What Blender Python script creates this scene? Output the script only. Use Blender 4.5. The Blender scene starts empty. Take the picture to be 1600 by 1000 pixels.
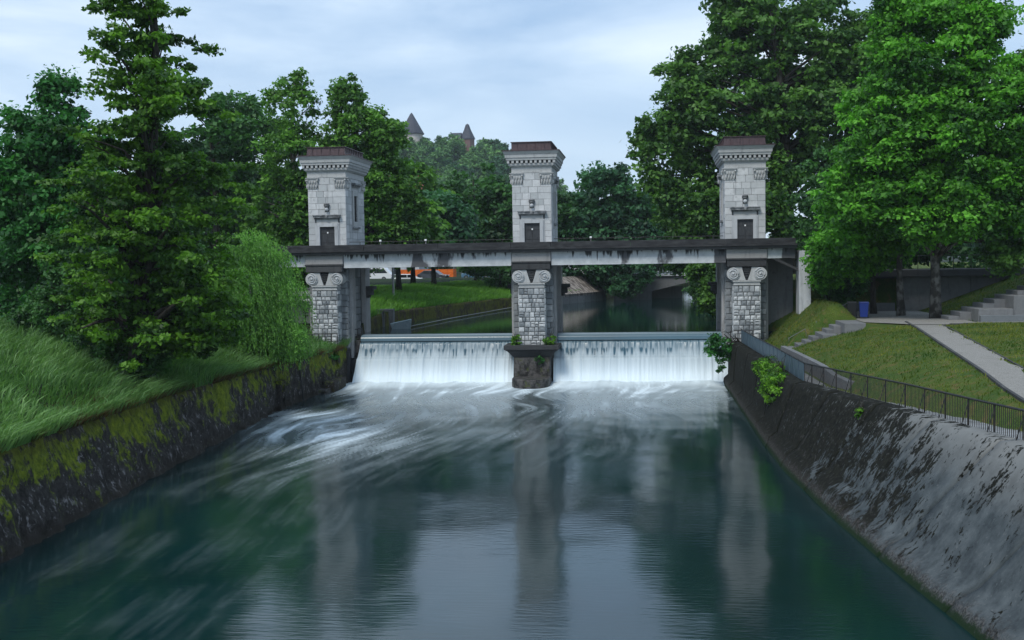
import bpy, math, random
import numpy as np
R = math.radians
random.seed(7)
rng = np.random.default_rng(7)
sc = bpy.context.scene
col = sc.collection

# ------------------------------------------------------------------ camera, world, sun, exposure
F_PX, CAM = 1850.0, (8.0, -84.6, 9.0)
yaw, pitch, roll = math.atan(209 / 1850), -math.atan(97 / 1850), 0.015
from mathutils import Matrix, Vector
fw = Vector((-math.sin(yaw) * math.cos(pitch), math.cos(yaw) * math.cos(pitch), math.sin(pitch)))
r0 = fw.cross(Vector((0, 0, 1))).normalized(); u0 = r0.cross(fw)
rt = r0 * math.cos(roll) - u0 * math.sin(roll); up = u0 * math.cos(roll) + r0 * math.sin(roll)
cd = bpy.data.cameras.new('camera'); cam = bpy.data.objects.new('camera', cd); col.objects.link(cam)
cam.matrix_world = Matrix(((rt.x, up.x, -fw.x, CAM[0]), (rt.y, up.y, -fw.y, CAM[1]), (rt.z, up.z, -fw.z, CAM[2]), (0, 0, 0, 1)))
cd.sensor_width = 36; cd.lens = F_PX / 1600 * 36; cd.clip_start = 0.5; cd.clip_end = 6000
sc.camera = cam

SUN_EL, SUN_AZ = R(52), R(205)          # azimuth clockwise from +Y
world = bpy.data.worlds.new('World'); sc.world = world; world.use_nodes = True
nt = world.node_tree; nt.nodes.clear()
def WN(t, **k):
    n = nt.nodes.new(t)
    for a, b in k.items(): setattr(n, a, b)
    return n
out = WN('ShaderNodeOutputWorld'); bg = WN('ShaderNodeBackground'); bg.inputs['Strength'].default_value = 0.1
sky = WN('ShaderNodeTexSky', sky_type='NISHITA', sun_disc=False, sun_elevation=SUN_EL, sun_rotation=SUN_AZ)
tc = WN('ShaderNodeTexCoord')
mp = WN('ShaderNodeMapping'); mp.inputs['Scale'].default_value = (1.0, 1.0, 3.6); mp.inputs['Location'].default_value = (3.3, 1.2, 0.4)
nz = WN('ShaderNodeTexNoise'); nz.inputs['Scale'].default_value = 2.6; nz.inputs['Detail'].default_value = 7; nz.inputs['Roughness'].default_value = 0.55
nz.inputs['Distortion'].default_value = 0.5
ramp = WN('ShaderNodeValToRGB')
el = ramp.color_ramp.elements
el[0].position = 0.34; el[0].color = (2.5, 3.9, 6.0, 1)
el[1].position = 0.68; el[1].color = (6.9, 7.8, 8.7, 1)
e2 = el.new(0.50); e2.color = (4.3, 5.6, 7.3, 1)
sep = WN('ShaderNodeSeparateXYZ')
hr = WN('ShaderNodeMapRange'); hr.inputs['From Min'].default_value = 0.0; hr.inputs['From Max'].default_value = 0.24
hr.inputs['To Min'].default_value = 0.62; hr.inputs['To Max'].default_value = 0.0
mixh = WN('ShaderNodeMix', data_type='RGBA'); mixh.inputs[7].default_value = (6.3, 7.5, 8.5, 1)
mixs = WN('ShaderNodeMix', data_type='RGBA'); mixs.inputs[0].default_value = 0.88
L = nt.links.new
L(tc.outputs['Generated'], mp.inputs['Vector']); L(mp.outputs['Vector'], nz.inputs['Vector'])
L(nz.outputs['Fac'], ramp.inputs['Fac']); L(tc.outputs['Generated'], sep.inputs[0]); L(sep.outputs['Z'], hr.inputs['Value'])
L(hr.outputs[0], mixh.inputs[0]); L(ramp.outputs['Color'], mixh.inputs[6])
L(sky.outputs['Color'], mixs.inputs[6]); L(mixh.outputs[2], mixs.inputs[7])
L(mixs.outputs[2], bg.inputs['Color']); L(bg.outputs[0], out.inputs['Surface'])

sd = bpy.data.lights.new('sun', 'SUN'); sd.energy = 1.75; sd.angle = R(18); sd.color = (1.0, 0.96, 0.88)
so = bpy.data.objects.new('sun', sd); col.objects.link(so)
sv = Vector((math.sin(SUN_AZ) * math.cos(SUN_EL), math.cos(SUN_AZ) * math.cos(SUN_EL), math.sin(SUN_EL)))
so.rotation_euler = sv.to_track_quat('Z', 'Y').to_euler()
so.location = (0, 0, 60)
sc.view_settings.view_transform = 'Standard'; sc.view_settings.look = 'None'
sc.view_settings.exposure = 0.5; sc.view_settings.gamma = 1.0
try: sc.view_settings.use_curve_mapping = False
except Exception: pass
sc.cycles.max_bounces = 4; sc.cycles.diffuse_bounces = 2; sc.cycles.glossy_bounces = 2
sc.cycles.transmission_bounces = 3; sc.cycles.volume_bounces = 0; sc.cycles.transparent_max_bounces = 6

# ------------------------------------------------------------------ helpers
def lerp_tab(tab, y):
    xs = [t[0] for t in tab]; vs = [t[1] for t in tab]
    return np.interp(y, xs, vs)

def tag(o, label=None, cat=None, group=None, kind=None):
    if label: o['label'] = label
    if cat: o['category'] = cat
    if group: o['group'] = group
    if kind: o['kind'] = kind
    return o

def empty(name, loc, rz=0, label=None, cat=None, group=None):
    o = bpy.data.objects.new(name, None); col.objects.link(o)
    o.location = loc; o.rotation_euler = (0, 0, rz); o.empty_display_size = 0.2
    return tag(o, label, cat, group)

def link(name, me, mat=None, parent=None, loc=(0, 0, 0)):
    o = bpy.data.objects.new(name, me); col.objects.link(o)
    if mat and not me.materials: me.materials.append(mat)
    if parent: o.parent = parent
    o.location = loc
    return o

class MB:
    def __init__(s): s.v = []; s.f = []
    def add(s, vs, fs):
        n = len(s.v); s.v += [tuple(v) for v in vs]; s.f += [tuple(i + n for i in f) for f in fs]; return s
    def box(s, x0, x1, y0, y1, z0, z1, tx=0, ty=0):      # tx, ty: inset of the top
        return s.add([(x0, y0, z0), (x1, y0, z0), (x1, y1, z0), (x0, y1, z0), (x0 + tx, y0 + ty, z1), (x1 - tx, y0 + ty, z1), (x1 - tx, y1 - ty, z1), (x0 + tx, y1 - ty, z1)],
                     [(0, 3, 2, 1), (4, 5, 6, 7), (0, 1, 5, 4), (1, 2, 6, 5), (2, 3, 7, 6), (3, 0, 4, 7)])
    def prism(s, poly, a0, a1, axis='y'):                # poly in the plane of the other two axes, extruded along axis
        n = len(poly)
        def P(p, a):
            return {'y': (p[0], a, p[1]), 'x': (a, p[0], p[1]), 'z': (p[0], p[1], a)}[axis]
        vs = [P(p, a0) for p in poly] + [P(p, a1) for p in poly]
        fs = [tuple(range(n)), tuple(range(2 * n - 1, n - 1, -1))] + [(i, i + n, (i + 1) % n + n, (i + 1) % n) for i in range(n)]
        return s.add(vs, fs)
    def tube(s, pts, r, n=6, cap=True):
        pts = [Vector(p) for p in pts]; m = len(pts); rs = r if isinstance(r, (list, tuple)) else [r] * m
        vs = []
        for i, p in enumerate(pts):
            d = (pts[min(i + 1, m - 1)] - pts[max(i - 1, 0)]).normalized()
            a = d.cross(Vector((0, 0, 1)) if abs(d.z) < 0.9 else Vector((1, 0, 0))).normalized(); b = d.cross(a)
            for k in range(n):
                t = 2 * math.pi * k / n; vs.append(p + (a * math.cos(t) + b * math.sin(t)) * rs[i])
        fs = [(i * n + k, i * n + (k + 1) % n, (i + 1) * n + (k + 1) % n, (i + 1) * n + k) for i in range(m - 1) for k in range(n)]
        if cap: fs += [tuple(range(n - 1, -1, -1)), tuple((m - 1) * n + k for k in range(n))]
        return s.add(vs, fs)
    def ball(s, c, r, n=10, m=7):
        rx, ry, rz = r if isinstance(r, (list, tuple)) else (r, r, r)
        vs = [(c[0], c[1], c[2] - rz)]
        for j in range(1, m):
            a = -math.pi / 2 + math.pi * j / m
            for k in range(n):
                t = 2 * math.pi * k / n; vs.append((c[0] + rx * math.cos(a) * math.cos(t), c[1] + ry * math.cos(a) * math.sin(t), c[2] + rz * math.sin(a)))
        vs.append((c[0], c[1], c[2] + rz)); L_ = len(vs) - 1
        fs = [(0, 1 + (k + 1) % n, 1 + k) for k in range(n)]
        for j in range(m - 2):
            for k in range(n):
                a = 1 + j * n + k; b = 1 + j * n + (k + 1) % n; fs.append((a, b, b + n, a + n))
        fs += [(L_, 1 + (m - 2) * n + k, 1 + (m - 2) * n + (k + 1) % n) for k in range(n)]
        return s.add(vs, fs)
    def lathe(s, prof, c=(0, 0), n=24, a0=0, a1=2 * math.pi):
        m = len(prof); full = abs(a1 - a0 - 2 * math.pi) < 1e-6; nn = n if full else n + 1
        vs = [(c[0] + r * math.cos(a0 + (a1 - a0) * k / n), c[1] + r * math.sin(a0 + (a1 - a0) * k / n), z) for r, z in prof for k in range(nn)]
        fs = [(j * nn + k, j * nn + (k + 1) % nn, (j + 1) * nn + (k + 1) % nn, (j + 1) * nn + k) for j in range(m - 1) for k in range(n)]
        return s.add(vs, fs)
    def mesh(s, name, smooth=False):
        me = bpy.data.meshes.new(name); me.from_pydata(s.v, [], s.f); me.update()
        if smooth: me.polygons.foreach_set('use_smooth', [True] * len(me.polygons))
        return me
    def build(s, name, mat, parent=None, smooth=False, bevel=0, loc=(0, 0, 0)):
        me = s.mesh(name, smooth); me.materials.append(mat)
        o = link(name, me, None, parent, loc)
        if bevel:
            b = o.modifiers.new('bevel', 'BEVEL'); b.width = bevel; b.segments = 2; b.limit_method = 'ANGLE'
        return o

def np_mesh(name, V, Fq, attrs=None, smooth=False, tris=False):
    me = bpy.data.meshes.new(name); k = 3 if tris else 4
    V = np.ascontiguousarray(V, dtype=np.float32); Fq = np.ascontiguousarray(Fq, dtype=np.int32)
    me.vertices.add(len(V)); me.vertices.foreach_set('co', V.ravel())
    me.loops.add(len(Fq) * k); me.loops.foreach_set('vertex_index', Fq.ravel())
    me.polygons.add(len(Fq)); me.polygons.foreach_set('loop_start', np.arange(len(Fq), dtype=np.int32) * k)
    me.polygons.foreach_set('loop_total', np.full(len(Fq), k, dtype=np.int32))
    if smooth: me.polygons.foreach_set('use_smooth', np.ones(len(Fq), dtype=bool))
    for n, a in (attrs or {}).items():
        at = me.attributes.new(n, 'FLOAT', 'POINT'); at.data.foreach_set('value', np.ascontiguousarray(a, dtype=np.float32))
    me.update(calc_edges=True); me.validate(); return me

def grid_mesh(name, X, Y, Z, attrs=None, smooth=True, flip=False):
    n, m = X.shape
    V = np.stack([X, Y, Z], -1).reshape(-1, 3); i = np.arange(n * m).reshape(n, m)
    q = np.stack([i[:-1, :-1], i[:-1, 1:], i[1:, 1:], i[1:, :-1]], -1).reshape(-1, 4)
    if flip: q = q[:, ::-1]
    return np_mesh(name, V, q, {k: a.ravel() for k, a in (attrs or {}).items()}, smooth)

def vnoise(x, y, seed=0):                                # smooth value noise, -1..1
    xi = np.floor(x).astype(np.int64); yi = np.floor(y).astype(np.int64); fx = x - xi; fy = y - yi
    fx = fx * fx * (3 - 2 * fx); fy = fy * fy * (3 - 2 * fy)
    def h(a, b):
        n = (a * 374761393 + b * 668265263 + seed * 974711) & 0xffffffff
        n = ((n ^ (n >> 13)) * 1274126177) & 0xffffffff
        return ((n ^ (n >> 16)) & 0xffff) / 32767.5 - 1
    return (h(xi, yi) * (1 - fx) + h(xi + 1, yi) * fx) * (1 - fy) + (h(xi, yi + 1) * (1 - fx) + h(xi + 1, yi + 1) * fx) * fy
def fbm(x, y, oct=4, seed=0):
    s = 0; a = 1; t = 0
    for k in range(oct):
        s = s + a * vnoise(x * 2 ** k + 17.3 * k, y * 2 ** k - 9.1 * k, seed + k); t += a; a *= 0.5
    return s / t

# ------------------------------------------------------------------ materials
class Mat:
    def __init__(s, name, rough=0.8, spec=0.3):
        s.m = bpy.data.materials.new(name); s.m.use_nodes = True; s.nt = s.m.node_tree; s.nt.nodes.clear()
        s.out = s.n('ShaderNodeOutputMaterial'); s.b = s.n('ShaderNodeBsdfPrincipled')
        s.b.inputs['Roughness'].default_value = rough; s.b.inputs['Specular IOR Level'].default_value = spec
        s.l(s.b.outputs[0], s.out.inputs['Surface'])
    def n(s, t, **k):
        n = s.nt.nodes.new(t)
        for a, b in k.items(): setattr(n, a, b)
        return n
    def l(s, a, b): s.nt.links.new(a, b)
    def pos(s): return s.n('ShaderNodeNewGeometry').outputs['Position']
    def noise(s, scale, detail=4, stretch=(1, 1, 1), off=(0, 0, 0), rough=0.55, dist=0.0, vec=None):
        mp = s.n('ShaderNodeMapping'); mp.inputs['Scale'].default_value = stretch; mp.inputs['Location'].default_value = off
        s.l(vec or s.pos(), mp.inputs['Vector'])
        t = s.n('ShaderNodeTexNoise'); t.inputs['Scale'].default_value = scale; t.inputs['Detail'].default_value = detail
        t.inputs['Roughness'].default_value = rough; t.inputs['Distortion'].default_value = dist
        s.l(mp.outputs[0], t.inputs['Vector']); return t.outputs['Fac']
    def rng(s, v, a, b, c=0.0, d=1.0, smooth=False):
        m = s.n('ShaderNodeMapRange'); m.inputs['From Min'].default_value = a; m.inputs['From Max'].default_value = b
        m.inputs['To Min'].default_value = c; m.inputs['To Max'].default_value = d
        if smooth: m.interpolation_type = 'SMOOTHSTEP'
        s.l(v, m.inputs['Value']); return m.outputs[0]
    def mix(s, f, a, b, mode='MIX'):
        m = s.n('ShaderNodeMix', data_type='RGBA', blend_type=mode)
        for sock, v in ((m.inputs[0], f), (m.inputs[6], a), (m.inputs[7], b)):
            if isinstance(v, (int, float)): sock.default_value = v
            elif isinstance(v, tuple): sock.default_value = (*v, 1) if len(v) == 3 else v
            else: s.l(v, sock)
        return m.outputs[2]
    def math(s, op, a, b=None):
        m = s.n('ShaderNodeMath', operation=op)
        for sock, v in ((m.inputs[0], a), (m.inputs[1], b)):
            if v is None: continue
            if isinstance(v, (int, float)): sock.default_value = v
            else: s.l(v, sock)
        return m.outputs[0]
    def z(s):
        q = s.n('ShaderNodeSeparateXYZ'); s.l(s.pos(), q.inputs[0]); return q.outputs
    def rand(s): return s.n('ShaderNodeObjectInfo').outputs['Random']
    def attr(s, n): return s.n('ShaderNodeAttribute', attribute_name=n).outputs['Fac']
    def color(s, c):
        if isinstance(c, tuple): s.b.inputs['Base Color'].default_value = (*c, 1)
        else: s.l(c, s.b.inputs['Base Color'])
    def bump(s, h, dist=0.02, strength=0.6):
        b = s.n('ShaderNodeBump'); b.inputs['Distance'].default_value = dist; b.inputs['Strength'].default_value = strength
        s.l(h, b.inputs['Height']); s.l(b.outputs[0], s.b.inputs['Normal'])

def stone_mat(name, lo, hi, stain=(0.10, 0.105, 0.11), amount=0.5, bump=0.015, rnd=True):
    a = Mat(name, 0.85, 0.25)
    c = a.mix(a.rand() if rnd else 0.5, lo, hi)
    c = a.mix(a.rng(a.noise(3.2, 6), 0.35, 0.7, 0, 0.35), c, tuple(v * 0.72 for v in lo))
    st = a.noise(1.3, 5, (2.4, 2.4, 0.35))
    c = a.mix(a.rng(st, 0.56, 0.74, 0, amount), c, stain)
    pt = a.noise(2.1, 6, (1, 1, 0.8), (4, 2, 9), 0.65)
    c = a.mix(a.rng(pt, 0.60, 0.70, 0, amount), c, stain)
    a.color(c); a.bump(a.noise(14, 5), bump, 0.7); return a.m

M = {}
M['ashlar'] = stone_mat('pale_ashlar', (0.40, 0.42, 0.43), (0.60, 0.61, 0.62), amount=0.5, bump=0.008)
M['trim'] = stone_mat('grey_stone_trim', (0.40, 0.41, 0.41), (0.46, 0.47, 0.47), amount=0.3, bump=0.008)
M['rubble'] = stone_mat('rustic_stone', (0.17, 0.19, 0.205), (0.60, 0.62, 0.63), amount=0.6, bump=0.03)
M['rubble_dark'] = stone_mat('dark_rustic_stone', (0.14, 0.155, 0.165), (0.30, 0.315, 0.325), amount=0.5, bump=0.03)
M['mortar'] = stone_mat('dark_mortar', (0.10, 0.105, 0.11), (0.14, 0.145, 0.15), amount=0.3)
M['darkstone'] = stone_mat('blackened_and_shade_stone', (0.045, 0.047, 0.05), (0.075, 0.077, 0.08), stain=(0.02, 0.02, 0.022), amount=0.7, bump=0.02)  # dark stone parts, and the painted shade of the dentil recess
M['post'] = stone_mat('weathered_post_stone', (0.30, 0.30, 0.30), (0.36, 0.36, 0.36), amount=0.6)
M['concrete'] = stone_mat('grey_concrete', (0.13, 0.135, 0.14), (0.19, 0.195, 0.20), stain=(0.07, 0.075, 0.075), amount=0.6)
M['palewall'] = stone_mat('pale_wall', (0.44, 0.46, 0.48), (0.48, 0.50, 0.52), stain=(0.16, 0.17, 0.18), amount=0.5)

a = Mat('black_stained_parapet', 0.75)
c = a.mix(a.rng(a.noise(1.5, 6, (1, 1, 3)), 0.4, 0.7), (0.018, 0.019, 0.022), (0.05, 0.052, 0.055))
c = a.mix(a.rng(a.noise(22, 3), 0.62, 0.72, 0, 0.5), c, (0.12, 0.12, 0.12))
a.color(c); a.bump(a.noise(25, 4), 0.01); M['parapet'] = a.m

a = Mat('stained_girder', 0.8)         # pale girder with black weather stains hanging from its top
zz = a.z(); c = a.mix(a.rng(a.noise(2.5, 5), 0.3, 0.7), (0.40, 0.43, 0.45), (0.55, 0.58, 0.60))
patch = a.noise(0.42, 2, (1, 0.2, 0.25), (1.7, 0, 0), 0.4)
edge = a.noise(3.0, 5, (1, 1, 0.5))
pm = a.rng(a.math('ADD', patch, a.math('MULTIPLY', a.math('SUBTRACT', edge, 0.5), 0.10)), 0.55, 0.57)
c = a.mix(a.math('MULTIPLY', pm, 0.9), c, (0.055, 0.055, 0.062))
drip = a.noise(2.2, 4, (2.2, 1, 0.25), (5, 0, 0)); hh = a.rng(zz['Z'], 8.45, 9.4)
dm = a.rng(a.math('ADD', a.math('ADD', a.math('MULTIPLY', drip, 0.6), a.math('MULTIPLY', a.noise(0.55, 3, (1, 1, 0.2), (8, 0, 0)), 0.5)), a.math('MULTIPLY', hh, 0.20)), 0.73, 0.78)
c = a.mix(a.math('MULTIPLY', dm, 0.95), c, (0.02, 0.021, 0.023))
a.color(c); a.bump(a.noise(12, 4), 0.01); M['girder'] = a.m

a = Mat('brown_copper', 0.45, 0.5); a.b.inputs['Metallic'].default_value = 0.15
a.color(a.mix(a.rng(a.noise(2.5, 5, (3, 3, 0.5)), 0.35, 0.7), (0.045, 0.026, 0.030), (0.085, 0.050, 0.052))); a.bump(a.noise(6, 3), 0.01); M['copper'] = a.m
a = Mat('door_paint', 0.5, 0.4); a.color(a.mix(a.rng(a.noise(3, 5, (4, 4, 1)), 0.4, 0.7), (0.030, 0.033, 0.038), (0.055, 0.058, 0.062))); M['door'] = a.m
a = Mat('white_enamel', 0.3); a.color((0.75, 0.76, 0.76)); M['white'] = a.m
a = Mat('dark_glass', 0.08, 0.6); a.color((0.015, 0.02, 0.025)); M['glass'] = a.m
a = Mat('dark_iron', 0.6, 0.4); a.color(a.mix(a.rng(a.noise(9, 4), 0.45, 0.7), (0.012, 0.014, 0.016), (0.045, 0.035, 0.03))); M['iron'] = a.m
a = Mat('galvanised_pipe', 0.45, 0.5); a.b.inputs['Metallic'].default_value = 0.4; a.color((0.22, 0.24, 0.25)); M['galv'] = a.m
a = Mat('blue_grey_sheet', 0.5, 0.4); a.b.inputs['Metallic'].default_value = 0.2
a.color(a.mix(a.rng(a.noise(4, 5, (1, 1, 0.3)), 0.35, 0.7), (0.060, 0.10, 0.135), (0.10, 0.15, 0.19))); M['sheet'] = a.m

a = Mat('mossy_river_wall', 0.92, 0.2)
n1 = a.noise(1.3, 9, (1, 1, 0.9), (0, 0, 0), 0.78); n2 = a.noise(3.6, 9, (1, 1, 0.8), (3, 1, 2), 0.75); n3 = a.noise(0.35, 3, (1, 1, 1), (9, 1, 2))
c = a.mix(a.rng(n2, 0.40, 0.62), (0.016, 0.016, 0.014), (0.055, 0.05, 0.047))
c = a.mix(a.rng(a.noise(4, 8, (1, 1, 0.7), (0, 5, 0), 0.75), 0.56, 0.62), c, (0.21, 0.20, 0.20))
zz = a.z()
hm = a.rng(zz['Z'], 0.3, 2.2, -0.07, 0.07)
mm = a.rng(a.math('ADD', a.math('ADD', a.math('MULTIPLY', n1, 0.85), a.math('MULTIPLY', n3, 0.35)), hm), 0.625, 0.68)
c = a.mix(a.math('MULTIPLY', mm, 0.92), c, a.mix(a.rng(n2, 0.35, 0.7), (0.03, 0.055, 0.005), (0.26, 0.32, 0.014)))
bm = a.rng(a.math('ADD', zz['Z'], a.math('MULTIPLY', n1, 2.6)), 3.75, 4.4)
c = a.mix(a.math('MULTIPLY', bm, 0.6), c, (0.055, 0.04, 0.014))
wet = a.rng(zz['Z'], 0.1, 0.55, 0.75, 0)
c = a.mix(wet, c, (0.03, 0.026, 0.02))
a.color(c); a.bump(a.math('ADD', n2, a.noise(16, 6)), 0.09, 0.9); M['mosswall'] = a.m

a = Mat('revetment_concrete', 0.85, 0.3)
zz = a.z()
n1 = a.noise(0.7, 4, (1, 1, 1), (2, 0, 0), 0.6); n2 = a.noise(5, 8, (1, 1, 1), (7, 1, 2), 0.7); nf = a.noise(3.2, 9, (1, 1.5, 1), (1, 3, 5), 0.72)
c = a.mix(a.rng(a.noise(1.3, 7, off=(3, 3, 1), rough=0.65), 0.35, 0.68), (0.040, 0.050, 0.056), (0.105, 0.122, 0.130))
c = a.mix(a.rng(a.math('ADD', zz['Z'], n1), 2.7, 4.2, 0, 0.6), c, (0.25, 0.25, 0.24))
c = a.mix(a.rng(a.noise(8, 6, (1, 1, 1), (1, 8, 1), 0.65), 0.60, 0.70, 0, 0.3), c, (0.22, 0.23, 0.23))
yb = a.rng(zz['Y'], -56, -33, -0.075, 0.13)
mm = a.rng(a.math('ADD', a.math('ADD', a.math('MULTIPLY', n1, 0.45), a.math('MULTIPLY', nf, 0.55)), yb), 0.515, 0.535)
mosscol = a.mix(a.rng(n2, 0.38, 0.62), (0.004, 0.0045, 0.004), (0.017, 0.018, 0.013))
mosscol = a.mix(a.rng(a.noise(4, 8, (1, 1, 0.8), (5, 5, 5), 0.75), 0.56, 0.63, 0, 0.5), mosscol, (0.09, 0.09, 0.09))
c = a.mix(mm, c, mosscol)
lowz = a.rng(a.math('ADD', zz['Z'], a.math('MULTIPLY', n2, 1.2)), 0.80, 1.15, 1, 0)
c = a.mix(a.math('MULTIPLY', lowz, 0.8), c, a.mix(a.rng(a.noise(16, 6), 0.45, 0.6), (0.018, 0.018, 0.017), (0.10, 0.092, 0.088)))
alg = a.rng(a.math('ADD', zz['Z'], a.math('MULTIPLY', n2, 0.5)), 0.36, 0.50, 1, 0)
c = a.mix(alg, c, (0.010, 0.024, 0.010))
a.b.inputs['Specular IOR Level'].default_value = 0.12; a.b.inputs['Roughness'].default_value = 0.95
a.color(c); a.bump(a.math('ADD', a.math('MULTIPLY', mm, 0.9), a.math('MULTIPLY', a.noise(24, 6), 0.5)), 0.03, 0.55); M['revet'] = a.m

def grass_mat(name, c1, c2, c3):
    a = Mat(name, 0.9, 0.2)
    c = a.mix(a.rng(a.noise(0.7, 6), 0.35, 0.65), c1, c2); c = a.mix(a.rng(a.noise(2.3, 6, off=(4, 4, 4)), 0.5, 0.68), c, c3)
    c = a.mix(a.rng(a.noise(18, 4), 0.35, 0.65), c, a.mix(1.0, c, (0.55, 0.6, 0.5), 'MULTIPLY'))
    a.color(c); a.bump(a.noise(20, 5), 0.08, 0.9); return a.m
M['meadow'] = grass_mat('meadow_soil', (0.014, 0.030, 0.010), (0.022, 0.045, 0.012), (0.03, 0.035, 0.012))
M['lawn'] = grass_mat('mown_bank', (0.05, 0.10, 0.015), (0.09, 0.13, 0.02), (0.15, 0.12, 0.04))
M['forestfloor'] = grass_mat('wooded_ground', (0.012, 0.022, 0.010), (0.018, 0.032, 0.012), (0.02, 0.025, 0.012))
a = Mat('pale_gravel', 0.95, 0.2)
c = a.mix(a.rng(a.noise(28, 4), 0.3, 0.7), (0.13, 0.125, 0.115), (0.35, 0.34, 0.315)); c = a.mix(a.rng(a.noise(1.2, 5), 0.55, 0.75, 0, 0.45), c, (0.14, 0.14, 0.12))
a.color(c); a.bump(a.noise(40, 3), 0.03, 0.8); M['gravel'] = a.m
a = Mat('walkway_paving', 0.9, 0.25)
c = a.mix(a.rng(a.noise(2, 6), 0.3, 0.7), (0.17, 0.18, 0.19), (0.30, 0.31, 0.32)); c = a.mix(a.rng(a.noise(3.5, 6, off=(2, 2, 2)), 0.6, 0.68, 0, 0.75), c, (0.04, 0.05, 0.02))
a.color(c); a.bump(a.noise(20, 4), 0.02); M['walk'] = a.m

def leaf_mat(name, c1, c2, trans=0.35):
    a = Mat(name, 0.55, 0.35); c = a.mix(a.rng(a.attr('tint'), 0, 1), c1, c2); a.color(c)
    t = a.n('ShaderNodeBsdfTranslucent'); a.l(a.mix(1.0, c, (1.3, 1.5, 0.7), 'MULTIPLY'), t.inputs[0])
    m = a.n('ShaderNodeMixShader'); m.inputs[0].default_value = trans
    a.l(a.b.outputs[0], m.inputs[1]); a.l(t.outputs[0], m.inputs[2]); a.l(m.outputs[0], a.out.inputs['Surface']); return a.m
M['leaf_alder'] = leaf_mat('alder_leaf', (0.018, 0.062, 0.009), (0.118, 0.280, 0.017))
M['leaf_ash'] = leaf_mat('ash_leaf', (0.013, 0.065, 0.018), (0.054, 0.226, 0.043))
M['leaf_lime'] = leaf_mat('lime_leaf', (0.018, 0.083, 0.011), (0.144, 0.425, 0.033))
M['leaf_plane'] = leaf_mat('plane_leaf', (0.019, 0.066, 0.013), (0.108, 0.247, 0.038))
M['leaf_poplar'] = leaf_mat('poplar_leaf', (0.026, 0.083, 0.013), (0.131, 0.307, 0.038))
M['leaf_dark'] = leaf_mat('dark_leaf', (0.014, 0.054, 0.016), (0.062, 0.180, 0.039))
M['leaf_blue'] = leaf_mat('bluish_leaf', (0.014, 0.057, 0.029), (0.064, 0.196, 0.074))
M['leaf_willow'] = leaf_mat('willow_leaf', (0.036, 0.103, 0.022), (0.200, 0.455, 0.077))
M['leaf_hill'] = leaf_mat('hill_leaf', (0.026, 0.090, 0.029), (0.156, 0.336, 0.090), 0.15)
M['leaf_bush'] = leaf_mat('bush_leaf', (0.030, 0.103, 0.010), (0.160, 0.363, 0.019))
M['leaf_purple'] = leaf_mat('copper_beech_leaf', (0.018, 0.014, 0.016), (0.058, 0.046, 0.042), 0.15)
M['blade'] = leaf_mat('grass_blade', (0.04, 0.12, 0.03), (0.20, 0.36, 0.12), 0.3)
M['blade_lush'] = leaf_mat('lush_blade', (0.04, 0.13, 0.02), (0.20, 0.42, 0.06), 0.3)
M['blade_dry'] = leaf_mat('dry_blade', (0.045, 0.030, 0.010), (0.14, 0.095, 0.025), 0.2)
M['blade_short'] = leaf_mat('short_blade', (0.04, 0.10, 0.012), (0.26, 0.27, 0.04), 0.25)
a = Mat('bark', 0.9, 0.15); a.color(a.mix(a.rng(a.noise(7, 5, (1, 1, 0.3)), 0.35, 0.65), (0.018, 0.016, 0.014), (0.06, 0.055, 0.048))); a.bump(a.noise(14, 5, (1, 1, 0.3)), 0.03, 0.9); M['bark'] = a.m
a = Mat('pale_bark', 0.9, 0.15); a.color(a.mix(a.rng(a.noise(3, 5, (1, 1, 0.7)), 0.45, 0.6), (0.05, 0.047, 0.042), (0.16, 0.155, 0.14))); a.bump(a.noise(14, 5), 0.02, 0.9); M['palebark'] = a.m

# river water: dark teal gloss, white where the foam attribute says foam floats
def water_mat(name, base, foamcol, ripple=(1, 1, 1), bd=0.02, rough=0.14):
    a = Mat(name, rough, 0.8); a.b.inputs['IOR'].default_value = 1.36
    f = a.attr('foam'); fc = a.rng(f, 0, 1, 0, 0.97)
    murk = a.mix(a.rng(a.noise(0.12, 3), 0.35, 0.65), base, tuple(v * 1.5 for v in base))
    a.color(a.mix(fc, murk, foamcol))
    a.l(a.rng(f, 0, 0.8, rough, 0.75), a.b.inputs['Roughness'])
    h = a.math('ADD', a.noise(1.0, 3, ripple, rough=0.5), a.math('MULTIPLY', a.noise(0.35, 3, (0.5, 1.0, 1)), 0.4))
    a.bump(h, bd, 0.5); return a.m
M['water'] = water_mat('river_water', (0.002, 0.0155, 0.017), (0.72, 0.83, 0.89), (1.3, 6.0, 1), 0.010, 0.10)
M['waterup'] = water_mat('upper_water', (0.003, 0.018, 0.018), (0.55, 0.70, 0.80), (1.2, 2.4, 1), 0.006, 0.07)
M['fall'] = water_mat('falling_water', (0.015, 0.06, 0.09), (0.74, 0.84, 0.90), (8, 1, 0.5), 0.012, 0.2)
a = Mat('opening_shade', 0.6); a.color((0.008, 0.008, 0.008)); M['black0'] = a.m  # flat black, paints in the shade inside the outfall slot
M['bed'] = stone_mat('river_bed', (0.03, 0.035, 0.03), (0.04, 0.045, 0.04))

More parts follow.
